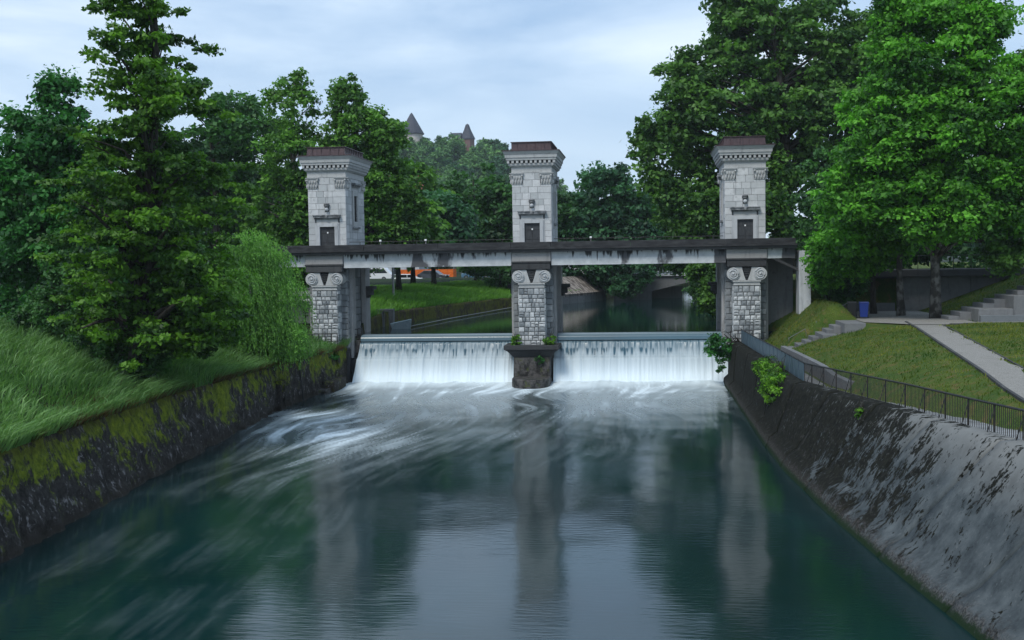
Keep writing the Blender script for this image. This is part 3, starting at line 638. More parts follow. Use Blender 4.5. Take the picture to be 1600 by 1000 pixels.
def make_tower():
    t = empty('gate_tower', (0, 0, 0), 0, 'x', 'tower', 'stone towers of the river sluice gate')
    D = 5.6
    # upper tower
    MB().box(-1.36, 1.36, 0.04, D - 0.04, 9.3, 15.06).build('core', M['mortar'], t)
    door_h = (-0.9, 0.9, 9.3, 12.02)
    caps = [(-1.5, -0.62, 14.22, 15.2), (0.62, 1.5, 14.22, 15.2)]
    lay(t, 'f', -1.4, 1.4, 9.62, 15.05, (0.42, 0.5), (0.5, 0.95), ASH, 0.06, 0.04, [door_h, (-0.16, 0.16, 12.6, 13.05)] + caps, joint=0.012, jitter=0.004)
    win = (1.75, 3.85, 11.35, 14.75)
    for f, pl in (('r', 1.36), ('l', -1.36)):
        lay(t, f, 0.0, D, 9.62, 15.05, (0.46, 0.54), (0.65, 1.25), ASH, 0.05, pl, [win, (-0.1, 0.85, 14.22, 15.2), (D - 0.85, D + 0.1, 14.22, 15.2)], joint=0.012, jitter=0.004)
    # door
    b = MB(); b.box(-0.8, -0.55, -0.15, 0.1, 9.3, 11.72); b.box(0.55, 0.8, -0.15, 0.1, 9.3, 11.72); b.box(-0.549, 0.549, -0.15, 0.1, 11.46, 11.72)
    b.box(-0.9, -0.8, -0.08, 0.1, 9.3, 11.75); b.box(0.8, 0.9, -0.08, 0.1, 9.3, 11.75)
    dr = b.build('door_surround', M['palewall'], t, bevel=0.012)
    MB().box(-0.80, 0.80, -0.06, 0.1, 11.722, 12.02).build('lintel', M['trim'], t, bevel=0.01)
    b = MB(); b.box(-0.95, 0.95, -0.16, 0.1, 12.022, 12.12); b.box(-1.0, 1.0, -0.30, 0.1, 12.12, 12.26); b.box(-1.04, 1.04, -0.36, 0.1, 12.262, 12.34, 0.03, 0.0)
    b.box(-0.09, 0.09, -0.40, -0.1, 12.10, 12.30)
    b.build('door_hood', stonehood, t, bevel=0.012)
    d = MB().box(-0.549, 0.549, 0.02, 0.06, 9.3, 11.458).build('door', M['door'], t)
    b = MB(); b.box(-0.012, 0.012, 0.0, 0.02, 9.4, 11.45)
    for z in (9.62, 10.3, 10.98): b.box(-0.5, -0.06, 0.005, 0.02, z, z + 0.03); b.box(0.06, 0.5, 0.005, 0.02, z, z + 0.03)
    b.build('door_panelling', M['iron'], d)
    MB().box(-0.05, 0.05, -0.01, 0.019, 10.98, 11.09).build('number_plate', M['white'], d)
    # mascaron: a helmeted head over a pale ball
    b = MB(); b.ball((0, -0.16, 13.10), (0.21, 0.17, 0.10)); b.ball((0, -0.13, 12.98), (0.16, 0.17, 0.14)); b.box(-0.17, 0.17, -0.03, 0.05, 12.55, 13.18)
    b.ball((-0.17, -0.08, 13.02), (0.06, 0.07, 0.10), 8, 5); b.ball((0.17, -0.08, 13.02), (0.06, 0.07, 0.10), 8, 5); b.ball((0, -0.27, 12.96), (0.05, 0.07, 0.05), 8, 5)
    h = b.build('carved_head', M['concrete'], t, smooth=True)
    MB().ball((0, -0.17, 12.72), (0.14, 0.15, 0.14), 14, 9).build('ball', M['palewall'], h, smooth=True)
    # capitals at the corners
    def capital(face, a, pl):
        b = MB()
        def bx(a0, a1, d0, d1, z0, z1, ta=0.0):
            # trapezoid flaring upwards; d = how far it stands out
            def P(u, dd, z):
                return (u, -dd, z) if face == 'f' else ((pl + dd, u, z) if face == 'r' else (-pl - dd, u, z))
            vs = [P(a0 + ta, -0.1, z0), P(a1 - ta, -0.1, z0), P(a1 - ta, d0, z0), P(a0 + ta, d0, z0), P(a0, -0.1, z1), P(a1, -0.1, z1), P(a1, d1, z1), P(a0, d1, z1)]
            fs = [(0, 3, 2, 1), (4, 5, 6, 7), (3, 7, 6, 2), (0, 4, 7, 3), (2, 6, 5, 1), (0, 1, 5, 4)]
            if face == 'r': fs = [f[::-1] for f in fs]
            b.add(vs, fs)
        w = 0.41
        def lf_(u, dd, z, hh_):
            if face == 'f': b.ball((u, -dd, z), (0.062, 0.075, hh_), 7, 5)
            else: b.ball(((pl + dd) if face == 'r' else (-pl - dd), u, z), (0.075, 0.062, hh_), 7, 5)
        bx(a - w + 0.02, a + w - 0.02, 0.05, 0.05, 14.22, 14.29)
        bx(a - w + 0.01, a + w - 0.01, 0.03, 0.10, 14.29, 14.90, 0.045)
        bx(a - w - 0.07, a + w + 0.07, 0.17, 0.19, 14.97, 15.05)
        bx(a - w - 0.02, a + w + 0.02, 0.12, 0.15, 14.90, 14.97)
        for k in range(4):                                     # leaves in two rows
            u = a - 0.285 + 0.19 * k; lf_(u, 0.10, 14.42, 0.16)
        for k in range(3):
            u = a - 0.20 + 0.20 * k; lf_(u, 0.13, 14.70, 0.14)
        for s in (-1, 1):                                      # little corner scrolls
            u = a + s * 0.37; c0 = (u, -0.16, 14.84) if face == 'f' else ((pl + 0.16, u, 14.84) if face == 'r' else (-pl - 0.16, u, 14.84))
            b.ball(c0, 0.075, 8, 5)
        b.build('capital', M['trim'], t)
    for a_ in (-1.03, 1.03): capital('f', a_, 0)
    for a_ in (0.45, D - 0.45): capital('r', a_, 1.4); capital('l', a_, 1.4)
    # side windows
    for s in (1, -1):
        w0 = MB()
        def sb(y0, y1, z0, z1, d, dd=0.0):
            x0, x1 = sorted((s * 1.32, s * (1.4 + d))); w0.box(x0, x1, y0, y1, z0, z1)
        sb(1.95, 2.3, 11.5, 14.15, 0.07); sb(3.3, 3.65, 11.5, 14.15, 0.07); sb(2.301, 3.299, 13.8, 14.15, 0.07); sb(2.301, 3.299, 11.5, 11.88, 0.07)
        w = w0.build('window', M['trim'], t, bevel=0.01)
        w0 = MB(); sb(1.85, 3.75, 14.45, 14.58, 0.18); sb(1.75, 3.85, 14.582, 14.72, 0.30); w0.build('window_hood', stonehood, w)
        w0 = MB(); sb(1.80, 3.80, 11.37, 11.498, 0.16); w0.build('window_sill', stonehood, w)
        w0 = MB(); sb(1.95, 3.65, 14.152, 14.448, 0.03); w0.build('frieze_panel', M['ashlar'], w)
        w0 = MB(); x0, x1 = sorted((s * 1.325, s * 1.36)); w0.box(x0, x1, 2.3, 3.3, 11.88, 13.8); w0.build('pane', M['glass'], w)
        w0 = MB(); x0, x1 = sorted((s * 1.36, s * 1.39))
        for yy in (2.62, 2.95): w0.box(x0, x1, yy, yy + 0.035, 11.88, 13.8)
        for zz_ in (12.3, 12.7, 13.1, 13.5): w0.box(x0 + 0.003, x1 - 0.003, 2.3, 3.3, zz_, zz_ + 0.03)
        w0.build('window_bars', M['iron'], w)
    # entablature
    def ring(z0, z1, e0, e1, name, mat, bev=0.0):
        b = MB(); b.add([(-1.4 - e0, -e0, z0), (1.4 + e0, -e0, z0), (1.4 + e0, D + e0, z0), (-1.4 - e0, D + e0, z0), (-1.4 - e1, -e1, z1), (1.4 + e1, -e1, z1), (1.4 + e1, D + e1, z1), (-1.4 - e1, D + e1, z1)],
                        [(0, 3, 2, 1), (4, 5, 6, 7), (0, 1, 5, 4), (1, 2, 6, 5), (2, 3, 7, 6), (3, 0, 4, 7)])
        return b.build(name, mat, t, bevel=bev)
    ring(15.052, 15.48, 0.04, 0.04, 'frieze', M['trim'])
    ring(15.482, 15.56, 0.12, 0.16, 'bed_moulding', M['trim'], 0.01); ring(15.562, 15.72, 0.22, 0.24, 'bed_moulding', M['trim'], 0.01)
    ring(15.722, 15.93, 0.20, 0.20, 'dentil_band', M['darkstone'])  # recess behind the dentils, its shade put into the colour
    b = MB()
    e = 0.34
    x = -1.4 - e + 0.02
    while x < 1.4 + e - 0.1:
        b.box(x, x + 0.17, -e, -0.19, 15.73, 15.925); b.box(x, x + 0.17, D + 0.19, D + e, 15.73, 15.925); x += 0.327
    y = -e + 0.33
    while y < D + e - 0.1:
        b.box(1.59, 1.4 + e, y, y + 0.17, 15.73, 15.925); b.box(-1.4 - e, -1.59, y, y + 0.17, 15.73, 15.925); y += 0.327
    o = b.build('dentils', M['trim'], t); o['kind'] = 'stuff'
    ring(15.932, 16.10, 0.38, 0.40, 'cornice', M['trim'], 0.012); ring(16.102, 16.34, 0.45, 0.47, 'cornice', M['trim'], 0.012)
    ring(16.342, 16.56, 0.49, 0.62, 'cornice', M['trim'], 0.012)
    ring(16.562, 16.62, 0.66, 0.66, 'roof_edge', M['copper'])
    ring(16.622, 17.22, 0.04, -0.02, 'roof', M['copper'])
    b = MB()
    for x in (-1.0, -0.35, 0.3, 0.95): b.box(x, x + 0.03, -0.055, 0.02, 16.622, 17.2)
    for k in range(10):
        y = 0.35 + k * 0.54; b.box(1.385, 1.455, y, y + 0.03, 16.622, 17.2); b.box(-1.455, -1.385, y, y + 0.03, 16.622, 17.2)
    b.box(-1.47, 1.47, -0.07, D + 0.07, 17.215, 17.26)
    b.build('roof_seams', M['copper'], t)
    # lower pier
    MB().box(-1.36, 1.36, 0.0, 6.1, -1.5, 9.28).build('pier_core', M['mortar'], t)
    lay(t, 'f', -1.42, -0.80, 2.6, 8.7, (0.38, 0.5), (0.3, 0.62), RUD, 0.10, 0.0, joint=0.03)
    lay(t, 'f', 0.80, 1.42, 2.6, 8.7, (0.38, 0.5), (0.3, 0.62), RUD, 0.10, 0.0, joint=0.03)
    for f in ('r', 'l'):
        pl = 1.36 if f == 'r' else -1.36
        lay(t, f, -0.04, 0.42, 2.6, 8.4, (0.42, 0.55), (0.4, 0.5), RUD, 0.08, pl, joint=0.03)
        lay(t, f, 1.6, 3.8, 2.2, 8.4, (0.5, 0.62), (0.6, 1.1), RUD, 0.08, pl, joint=0.03)
    # pilaster in front with rubble blocks
    MB().box(-0.94, 0.94, -1.14, 0.0, -0.5, 6.86, 0.06, 0.02).build('pilaster_core', M['mortar'], t)
    lay(t, 'f', -0.98, 0.98, 2.75, 6.84, (0.24, 0.42), (0.20, 0.50), RUB, 0.10, -1.10, batter=0.09, joint=0.035, split=0.4, jitter=0.03)
    for f in ('r', 'l'):
        lay(t, f, -1.15, -0.1, 2.75, 6.84, (0.36, 0.48), (0.3, 0.6), RUB, 0.06, 0.90 if f == 'r' else -0.90, joint=0.025, jitter=0.01)
    b = MB(); b.box(-0.93, 0.93, -1.24, 0, 6.862, 6.95); b.box(-0.89, 0.89, -1.20, 0, 6.952, 7.10); b.box(-0.96, 0.96, -1.28, 0, 7.102, 7.20)
    b.build('necking', M['trim'], t, bevel=0.02)
    # volutes
    for s in (-1, 1):
        b = MB(); n = 22; cx, cz, r = s * 0.93, 7.67, 0.44
        for (ya, yb, rr) in ((-1.28, -1.10, r), (-1.10, -0.95, r * 0.8), (-0.95, -0.35, r * 0.74), (-0.35, -0.05, r * 0.95)):
            b.prism([(cx + rr * math.cos(2 * math.pi * k / n), cz + rr * math.sin(2 * math.pi * k / n)) for k in range(n)], ya, yb)
        v = b.build('volute', M['trim'], t, smooth=False)
        b = MB(); b.tube(spiral_pts(cx, cz, r - 0.045, -1.285, s), [0.05 - 0.022 * k / 44 for k in range(45)], 6); b.ball((cx, -1.31, cz), 0.085, 10, 6)
        b.build('scroll', M['palewall'], v, smooth=True)
        poly = [(cx, 8.10), (s * 0.62, 8.14), (s * 0.34, 8.14), (s * 0.30, 7.95), (s * 0.20, 7.60), (s * 0.07, 7.22), (s * 0.80, 7.22), (cx, 7.4)]
        if s < 0: poly = poly[::-1]
        MB().prism(poly, -1.20, -0.1).build('capital_cheek', M['trim'], t)
    b = MB(); b.prism([(-0.30, 8.13), (0.30, 8.13), (0.05, 7.22), (-0.05, 7.22)], -1.05, -0.1)
    for k, (z, w) in enumerate(((8.0, 0.27), (7.84, 0.22), (7.68, 0.17), (7.52, 0.12))): b.box(-w, w, -1.16, -1.05, z - 0.05, z + 0.03)
    b.build('keystone', M['darkstone'], t)
    b = MB(); b.box(-1.34, 1.34, -1.30, 0.0, 8.16, 8.62); b.box(-1.40, 1.40, -1.36, -0.01, 8.622, 8.72); b.build('abacus', M['darkstone'], t, bevel=0.03)
    MB().box(-1.38, 1.38, -1.20, 0.0, 8.73, 9.38).build('entablature_block', M['post'], t, bevel=0.02)
    # gate guide posts on both flanks, with a bracket on the rear one
    for s in (-1, 1):
        b = MB()
        def gb(x0, x1, y0, y1, z0, z1):
            a0, a1 = sorted((s * x0, s * x1)); b.box(a0, a1, y0, y1, z0, z1)
        gb(1.37, 1.62, 0.5, 1.5, 1.8, 8.42); b.build('gate_post', M['post'], t, bevel=0.02)
        b = MB(); gb(1.37, 1.72, 4.2, 5.7, 2.0, 8.42); b.build('gate_post', M['post'], t, bevel=0.02)
        b = MB(); gb(1.72, 2.35, 4.3, 5.3, 6.72, 7.0); gb(1.72, 2.15, 4.35, 5.2, 6.3, 6.718); gb(1.72, 1.95, 4.4, 5.1, 6.1, 6.298); b.build('bracket', M['darkstone'], t, bevel=0.03)
    # bits of deep plinth below
    b = MB(); b.box(-1.45, 1.45, -0.1, 6.15, -1.5, 2.45); b.build('plinth', M['darkstone'], t, bevel=0.04)
    return t

a = Mat('sooty_hood_stone', 0.85); a.color(a.mix(a.rng(a.noise(3, 6), 0.4, 0.65), (0.12, 0.125, 0.13), (0.34, 0.35, 0.36))); a.bump(a.noise(20, 4), 0.01); stonehood = a.m

def copy_tree(o, parent=None):
    c = o.copy(); col.objects.link(c); c.parent = parent
    for ch in [x for x in KIDS.get(o.name, [])]: copy_tree(ch, c)
    return c
def index_kids():
    global KIDS; KIDS = {}
    for x in bpy.data.objects:
        if x.parent: KIDS.setdefault(x.parent.name, []).append(x)

tw = make_tower(); index_kids()
tl = copy_tree(tw); tr = copy_tree(tw)
tl.location = (-15, 0, 0); tr.location = (15, 0, 0)
tw['label'] = 'middle stone gate tower standing in the river between the two waterfalls'
tl['label'] = 'stone gate tower on the left bank beside the drooping willow'
tr['label'] = 'stone gate tower on the right bank in front of the huge plane tree'
# the middle tower alone stands on a corbelled base with a rounded foot in the water
b = MB(); b.box(-1.95, 1.95, -2.05, 3.0, 2.52, 2.84); b.box(-1.85, 1.85, -1.95, 2.9, 2.44, 2.518); b.add([(-1.3, -1.5, 1.95), (1.3, -1.5, 1.95), (1.3, 2.5, 1.95), (-1.3, 2.5, 1.95), (-1.75, -1.85, 2.438), (1.75, -1.85, 2.438), (1.75, 2.8, 2.438), (-1.75, 2.8, 2.438)], [(0, 3, 2, 1), (4, 5, 6, 7), (0, 1, 5, 4), (1, 2, 6, 5), (2, 3, 7, 6), (3, 0, 4, 7)])
b.build('corbel_slab', M['darkstone'], tw, bevel=0.04)
a = Mat('wet_base_stone', 0.7, 0.4)
c = a.mix(a.rng(a.noise(2.2, 7, (1, 1, 0.8), (0, 0, 0), 0.7), 0.42, 0.58), (0.010, 0.010, 0.010), (0.085, 0.08, 0.078)); c = a.mix(a.rng(a.noise(2.0, 6, (1, 1, 1), (6, 3, 1), 0.7), 0.58, 0.66), c, (0.05, 0.065, 0.01))
a.color(c); a.bump(a.noise(10, 6), 0.05, 0.9); M['wetstone'] = a.m
b = MB(); b.box(-1.28, 1.28, -1.62, 0.2, -1.2, 1.96); b.build('pier_base', M['wetstone'], tw, bevel=0.06)
b = MB(); n = 20
arc = [(1.32 * math.cos(math.pi + math.pi * k / n), -2.6 + 1.55 * math.sin(math.pi + math.pi * k / n)) for k in range(n + 1)]
b.prism([(1.32, -1.0)] + [(-1.32, -1.0)] + arc, -1.2, 0.62, 'z')
b.build('rounded_foot', M['wetstone'], tw, bevel=0.07)

# ------------------------------------------------------------------ service deck across the towers
dk = empty('service_deck', (0, -1.2, 9.4), 0, 'long black stained service deck carried across all three gate towers', 'bridge')
def dpart(name, x0, x1, y0, y1, z0, z1, mat, bev=0.015): return MB().box(x0, x1, y0 + 1.2, y1 + 1.2, z0 - 9.4, z1 - 9.4).build(name, mat, dk, bevel=bev)
xs_ = [-21.6, -17.4, -12.0, -6.6, -1.42, 1.42, 7.0, 13.58, 18.3]
for i in range(len(xs_) - 1):
    dpart('parapet', xs_[i] + 0.01, xs_[i + 1] - 0.01, -1.50, -1.22, 9.70, 10.10, M['parapet'])
dpart('ledge', -21.7, 18.4, -1.62, -1.10, 9.58, 9.698, M['parapet'])
dpart('deck_slab', -21.7, 18.4, -1.48, 0.0, 9.40, 9.578, M['darkstone'])
for x0, x1 in ((-13.58, -1.42), (1.42, 13.58)):
    dpart('deck_slab', x0, x1, 0.002, 5.4, 9.25, 9.55, M['darkstone'])
    dpart('girder', x0, x1, -1.05, -0.65, 8.56, 9.398, M['girder'])
    dpart('girder_flange', x0, x1, -1.11, -0.60, 8.44, 8.558, M['girder'])
    dpart('girder', x0, x1, 4.7, 5.1, 8.56, 9.248, M['girder'])
dpart('girder', -21.6, -16.42, -1.05, -0.65, 8.56, 9.398, M['girder']); dpart('girder', 16.42, 18.3, -1.05, -0.65, 8.7, 9.398, M['girder'])
for x0, x1 in ((-13.5, -1.5), (1.5, 13.5)):
    r_ = empty('deck_railing', ((x0 + x1) / 2, 0.4, 9.55), 0, 'thin black handrail on the deck between the %s towers' % ('left and middle' if x0 < 0 else 'middle and right'), 'railing', 'thin handrails on the service deck')
    hw = (x1 - x0) / 2
    MB().tube([(-hw, 0, 0.78), (hw, 0, 0.78)], 0.025, 5).build('rail', M['iron'], r_)
    k = 0
    for x in np.arange(-hw + 0.8, hw, 2.1): MB().box(x - 0.02, x + 0.02, -0.02, 0.02, 0, 0.78).build('post', M['iron'], r_)
for x, lab in ((-10.9, 'small pale lamp fitting leaning on the deck just right of the left tower'), (-7.6, 'small white lamp fitting on the deck half way between left and middle towers'), (4.2, 'small white lamp fitting on the deck right of the middle tower')):
    l_ = empty('lamp_fitting', (x, -0.9, 9.58), 0, lab, 'lamp'); MB().tube([(0, 0, 0), (0.03, 0, 0.75)], 0.03, 6).build('stem', M['post'], l_)
    MB().box(-0.06, 0.09, -0.10, 0.04, 0.72, 0.85).build('lamp_head', M['white'], l_, bevel=0.02)

# abutments of the outer towers, and the wall beyond the deck on the right
for s, lab in ((-1, 'dark mossy concrete abutment under the left tower'), (1, 'dark stained abutment under the right tower beside the fall')):
    ab = empty('abutment', (s * 15.2, 0, 0), 0, lab, 'abutment')
    b = MB(); x0, x1 = sorted((s * (13.75 - 15.2), s * 2.6)); b.box(x0, x1, -2.3, 3.0, -1.2, 2.62); b.build('abutment_block', M['mosswall'] if s < 0 else M['wetstone'], ab, bevel=0.08)
    b = MB(); b.box(x0 + 0.05, x1, -2.25, -0.2, 2.622, 2.75); b.build('platform', M['concrete'], ab, bevel=0.03)
    b = MB(); x2, x3 = sorted((s * (12.95 - 15.2), s * (13.75 - 15.2))); b.box(x2, x3, 0.9, 6.0, -1.2, 3.1); b.build('wing_wall', M['wetstone'], ab, bevel=0.05)
st = empty('landing_block', (-13.9, -4.2, 0), 0, 'low mossy stone block at the water below the left abutment', 'stone block')
MB().box(-0.4, 0.7, -1.6, 1.6, -0.6, 0.75).build('block', M['mosswall'], st, bevel=0.06)
MB().box(-0.3, 0.45, -2.9, -1.602, -0.6, 0.3).build('lower_block', M['wetstone'], st, bevel=0.06)
rw = empty('deck_end_wall', (18.6, 0, 3), 0, 'tall pale concrete wall at the end of the deck right of the right tower', 'wall')
b = MB(); b.box(-0.05, 0.75, -1.2, 0.6, -1.0, 6.2, 0, 0); b.build('pale_face', M['palewall'], rw, bevel=0.03)
b = MB(); b.box(-2.2, -0.06, 2.2, 2.6, -1.0, 6.2); b.build('back_wall', M['concrete'], rw)
b = MB(); b.box(-2.2, 0.1, -0.4, 2.6, 6.0, 6.25); b.build('roof_slab', M['darkstone'], rw)
b = MB(); b.prism([(-1.9, 5.9), (-0.1, 5.0), (-0.1, 4.8), (-1.9, 5.7)], -1.0, -0.8); b.build('sloping_beam', M['darkstone'], rw)

# concrete panel with a painted sign left of the left tower, parapet of the road above it
dpart('end_pier', -21.5, -20.4, -0.9, 0.4, 3.5, 8.558, M['concrete'])
gw = empty('sluice_side_wall', (-18.2, 1.4, 4), 0, 'grey concrete panel with a black painted symbol left of the left tower', 'wall')
MB().box(-1.3, 1.55, 0.0, 0.25, 0.35, 1.98).build('panel', M['concrete'], gw, bevel=0.02)
MB().box(-2.5, 1.55, -0.35, 0.3, 2.2, 2.42).build('dark_ledge', M['darkstone'], gw)
b = MB(); cx = 0.98
def stroke(p, q, w=0.045):
    d = Vector((q[0] - p[0], 0, q[1] - p[1])).normalized(); n = Vector((-d.z, 0, d.x)) * w
    b.add([(p[0] - n.x, -0.006, p[1] - n.z), (q[0] - n.x, -0.006, q[1] - n.z), (q[0] + n.x, -0.006, q[1] + n.z), (p[0] + n.x, -0.006, p[1] + n.z)], [(0, 1, 2, 3)])
dm_ = [(cx, 1.90), (cx + 0.28, 1.62), (cx, 1.36), (cx - 0.28, 1.62)]
for i in range(4): stroke(dm_[i], dm_[(i + 1) % 4])
stroke((cx, 1.90), (cx, 0.62)); stroke((cx - 0.25, 1.15), (cx + 0.25, 1.15)); stroke((cx - 0.2, 0.92), (cx + 0.2, 0.92))
stroke((cx - 0.30, 1.42), (cx, 1.22)); stroke((cx + 0.30, 1.42), (cx, 1.22))
a = Mat('black_paint', 0.7); a.color((0.012, 0.012, 0.013)); M['black'] = a.m
b.build('painted_symbol', M['black'], gw)
rp = empty('road_parapet', (-19.5, 7.0, 5.8), 0, 'low whitish parapet seen behind the willow left of the left tower', 'parapet')
MB().box(-6, 3.2, 0, 0.3, 0.0, 0.95).build('parapet_wall', M['palewall'], rp, bevel=0.02); MB().box(-6.05, 3.25, -0.08, 0.38, 0.952, 1.06).build('coping', M['concrete'], rp)

# platform railings at the outer towers
def small_rail(x0, x1, y, z, h, lab, n):
    r_ = empty('platform_railing', ((x0 + x1) / 2, y, z), 0, lab, 'railing'); hw = (x1 - x0) / 2
    MB().tube([(-hw, 0, h), (hw, 0, h)], 0.022, 5).build('rail', M['iron'], r_); MB().tube([(-hw, 0, h * 0.5), (hw, 0, h * 0.5)], 0.016, 5).build('rail', M['iron'], r_)
    for k in range(n):
        x = -hw + 2 * hw * k / (n - 1); MB().box(x - 0.025, x + 0.025, -0.025, 0.025, 0, h + 0.02).build('post', M['iron'], r_)
small_rail(-16.6, -13.9, -2.1, 2.75, 1.0, 'rusty iron railing in front of the left tower pier', 7)
small_rail(13.8, 15.3, -2.1, 2.75, 1.0, 'short iron railing at the foot of the right tower pier', 4)
small_rail(-13.7, -12.9, 1.0, 3.1, 0.8, 'tiny iron railing between the left pier and the crest of the fall', 4)

# ------------------------------------------------------------------ walkway railing on the right bank
wr = empty('walkway_railing', (16, -30, 3), 0, 'long dark railing beside the riverside walkway, blue-grey sheet near the tower and thin bars nearer', 'railing')
def rp_(y): return Vector((float(lerp_tab(ER, y)) + 0.42 - 16, y + 30, float(lerp_tab(ERZ, y)) - 3))
H = 1.12
ysheet = np.linspace(-28.4, -1.8, 19)
for i in range(len(ysheet) - 1):
    p, q = rp_(ysheet[i] + 0.02), rp_(ysheet[i + 1] - 0.02); 
    vs = []
    for dxx in (0.0, 0.025):
        for v in (p, q):
            for zz_ in (0.0, H - 0.04): vs.append((v.x + dxx, v.y, v.z + zz_))
    MB().add(vs, [(0, 1, 3, 2), (4, 6, 7, 5), (0, 2, 6, 4), (1, 5, 7, 3), (0, 4, 5, 1), (2, 3, 7, 6)]).build('sheet_panel', M['sheet'], wr)
    MB().box(p.x - 0.03, p.x + 0.03, p.y - 0.045, p.y - 0.005, p.z, p.z + H - 0.03).build('post', M['sheet'], wr)
yr = np.arange(-75, -28.3, 0.9)
pts = [rp_(y) for y in yr] + [rp_(y) for y in ysheet]
MB().tube([p + Vector((0, 0, H)) for p in pts], 0.035, 6).build('top_rail', M['iron'], wr)
MB().tube([rp_(y) + Vector((0, 0, 0.10)) for y in yr], 0.018, 5).build('bottom_rail', M['iron'], wr)
barme = MB().box(-0.009, 0.009, -0.009, 0.009, 0.10, H - 0.02).mesh('baluster'); barme.materials.append(M['iron'])
yy = -28.55; nb = 0
while yy > -66 and nb < 275:
    o = bpy.data.objects.new('baluster', barme); col.objects.link(o); o.parent = wr; o.location = rp_(yy); yy -= 0.135; nb += 1
for k, y in enumerate(np.arange(-66, -28, 1.9)):
    p = rp_(y); MB().box(p.x - 0.02, p.x + 0.02, p.y - 0.02, p.y + 0.02, p.z - 0.1, p.z + H).build('post', M['iron'], wr)
    MB().tube([p + Vector((-0.34, -0.1, -0.05)), p + Vector((-0.02, 0, H * 0.85))], 0.018, 5).build('brace', M['iron'], wr)

# ------------------------------------------------------------------ low wall, kerbs
lw = empty('low_wall', (16.3, -25, 2.8), 0, 'low pale concrete wall between the walkway and the grass bank', 'wall')
ylw = np.linspace(-31.5, -12.8, 8)
for i in range(len(ylw) - 1):
    y0, y1 = ylw[i] + 0.01, ylw[i + 1] - 0.01
    xa, xb_ = float(inner_walk(y0)) - 16.3, float(inner_walk(y1)) - 16.3
    za = float(lerp_tab(ERZ, y0)) - 2.85; zb = float(lerp_tab(ERZ, y1)) - 2.85
    h0 = float(np.interp(y0, [-33, -26, -12], [0.42, 0.85, 0.8])); h1 = float(np.interp(y1, [-33, -26, -12], [0.42, 0.85, 0.8]))
    vs = [(xa, y0 + 25, za), (xa + 0.3, y0 + 25, za), (xb_ + 0.3, y1 + 25, zb), (xb_, y1 + 25, zb), (xa, y0 + 25, za + h0), (xa + 0.3, y0 + 25, za + h0), (xb_ + 0.3, y1 + 25, zb + h1), (xb_, y1 + 25, zb + h1)]
    MB().add(vs, [(0, 3, 2, 1), (4, 5, 6, 7), (0, 1, 5, 4), (1, 2, 6, 5), (2, 3, 7, 6), (3, 0, 4, 7)]).build('wall_segment', M['concrete'], lw, bevel=0.015)

def kerb(name, lab, pts, w, h, mat, below=0.25):
    k_ = empty(name, (pts[0][0], pts[0][1], pts[0][2]), 0, lab, 'kerb'); o0 = Vector(pts[0])
    for i in range(len(pts) - 1):
        p, q = Vector(pts[i]) - o0, Vector(pts[i + 1]) - o0; d = (q - p); d.z = 0; L_ = d.length; d.normalize(); n = Vector((-d.y, d.x, 0)) * w / 2
        p = p + d * 0.012; q = q - d * 0.012
        vs = [p - n - Vector((0, 0, below)), p + n - Vector((0, 0, below)), q + n - Vector((0, 0, below)), q - n - Vector((0, 0, below)), p - n + Vector((0, 0, h)), p + n + Vector((0, 0, h)), q + n + Vector((0, 0, h)), q - n + Vector((0, 0, h))]
        MB().add(vs, [(0, 3, 2, 1), (4, 5, 6, 7), (0, 1, 5, 4), (1, 2, 6, 5), (2, 3, 7, 6), (3, 0, 4, 7)]).build('kerbstone', mat, k_)
yk = list(np.arange(-66, -12, 1.5)) + [-12.0]
kerb('path_kerb', 'dark kerb along the left edge of the gravel path above the grass bank', [(float(lerp_tab(PL, y)), y, float(lerp_tab(PZ, y))) for y in yk], 0.12, 0.09, M['darkstone'], 0.4)
kerb('path_kerb', 'thin dark kerb along the right edge of the gravel path', [(float(lerp_tab(PL, y)) + 1.72, y, float(lerp_tab(PZ, y))) for y in yk[:-2]], 0.08, 0.06, M['darkstone'], 0.2)
kerb('terrace_kerb', 'dark kerb between the terrace gravel and the lawn on the right', [(25.2 + 1.5 * k, -14.9 + 0.06 * k, 4.8) for k in range(11)], 0.1, 0.10, M['darkstone'], 0.3)

# ------------------------------------------------------------------ stairs
def stairs(name, lab, x0, y0, y1, z0, n, run, rise, big=1.0):
    s_ = empty(name, (x0, y0, z0), 0, lab, 'stairs')
    for k in range(n):
        xa = k * run; zt = (k + 1) * rise
        MB().box(xa, xa + run - 0.012 + 0.004 * (k % 2), 0.015 * (k % 2), y1 - y0, -0.6, zt).build('landing_block', M['concrete'], s_, bevel=0.02)
        MB().box(xa - run * 0.33, xa - 0.003, (y1 - y0) * 0.40, y1 - y0, -0.6, zt - rise * 0.34).build('step', M['concrete'], s_, bevel=0.015)
        MB().box(xa - run * 0.66, xa - run * 0.33 - 0.003, (y1 - y0) * 0.40, y1 - y0, -0.6, zt - rise * 0.67).build('step', M['concrete'], s_, bevel=0.015)
    return s_
stairs('bank_stairs', 'concrete block stairs climbing from the walkway between two grass mounds', 17.2, -12.9, -9.5, 2.8, 3, 1.25, 0.68)
stairs('terrace_stairs', 'big concrete block stairs climbing to the right edge above the terrace', 27.6, -11.9, -8.0, 4.8, 6, 2.0, 0.76)
tw_ = empty('terrace_wall', (29, -12.75, 4.8), 0, 'low dark retaining wall at the foot of the terrace stairs', 'wall')
for k in range(5): MB().box(-1.5 + 2.6 * k, 1.08 + 2.6 * k, 0, 0.35, -0.3, 0.42).build('wall_block', M['rubble_dark'], tw_, bevel=0.02)
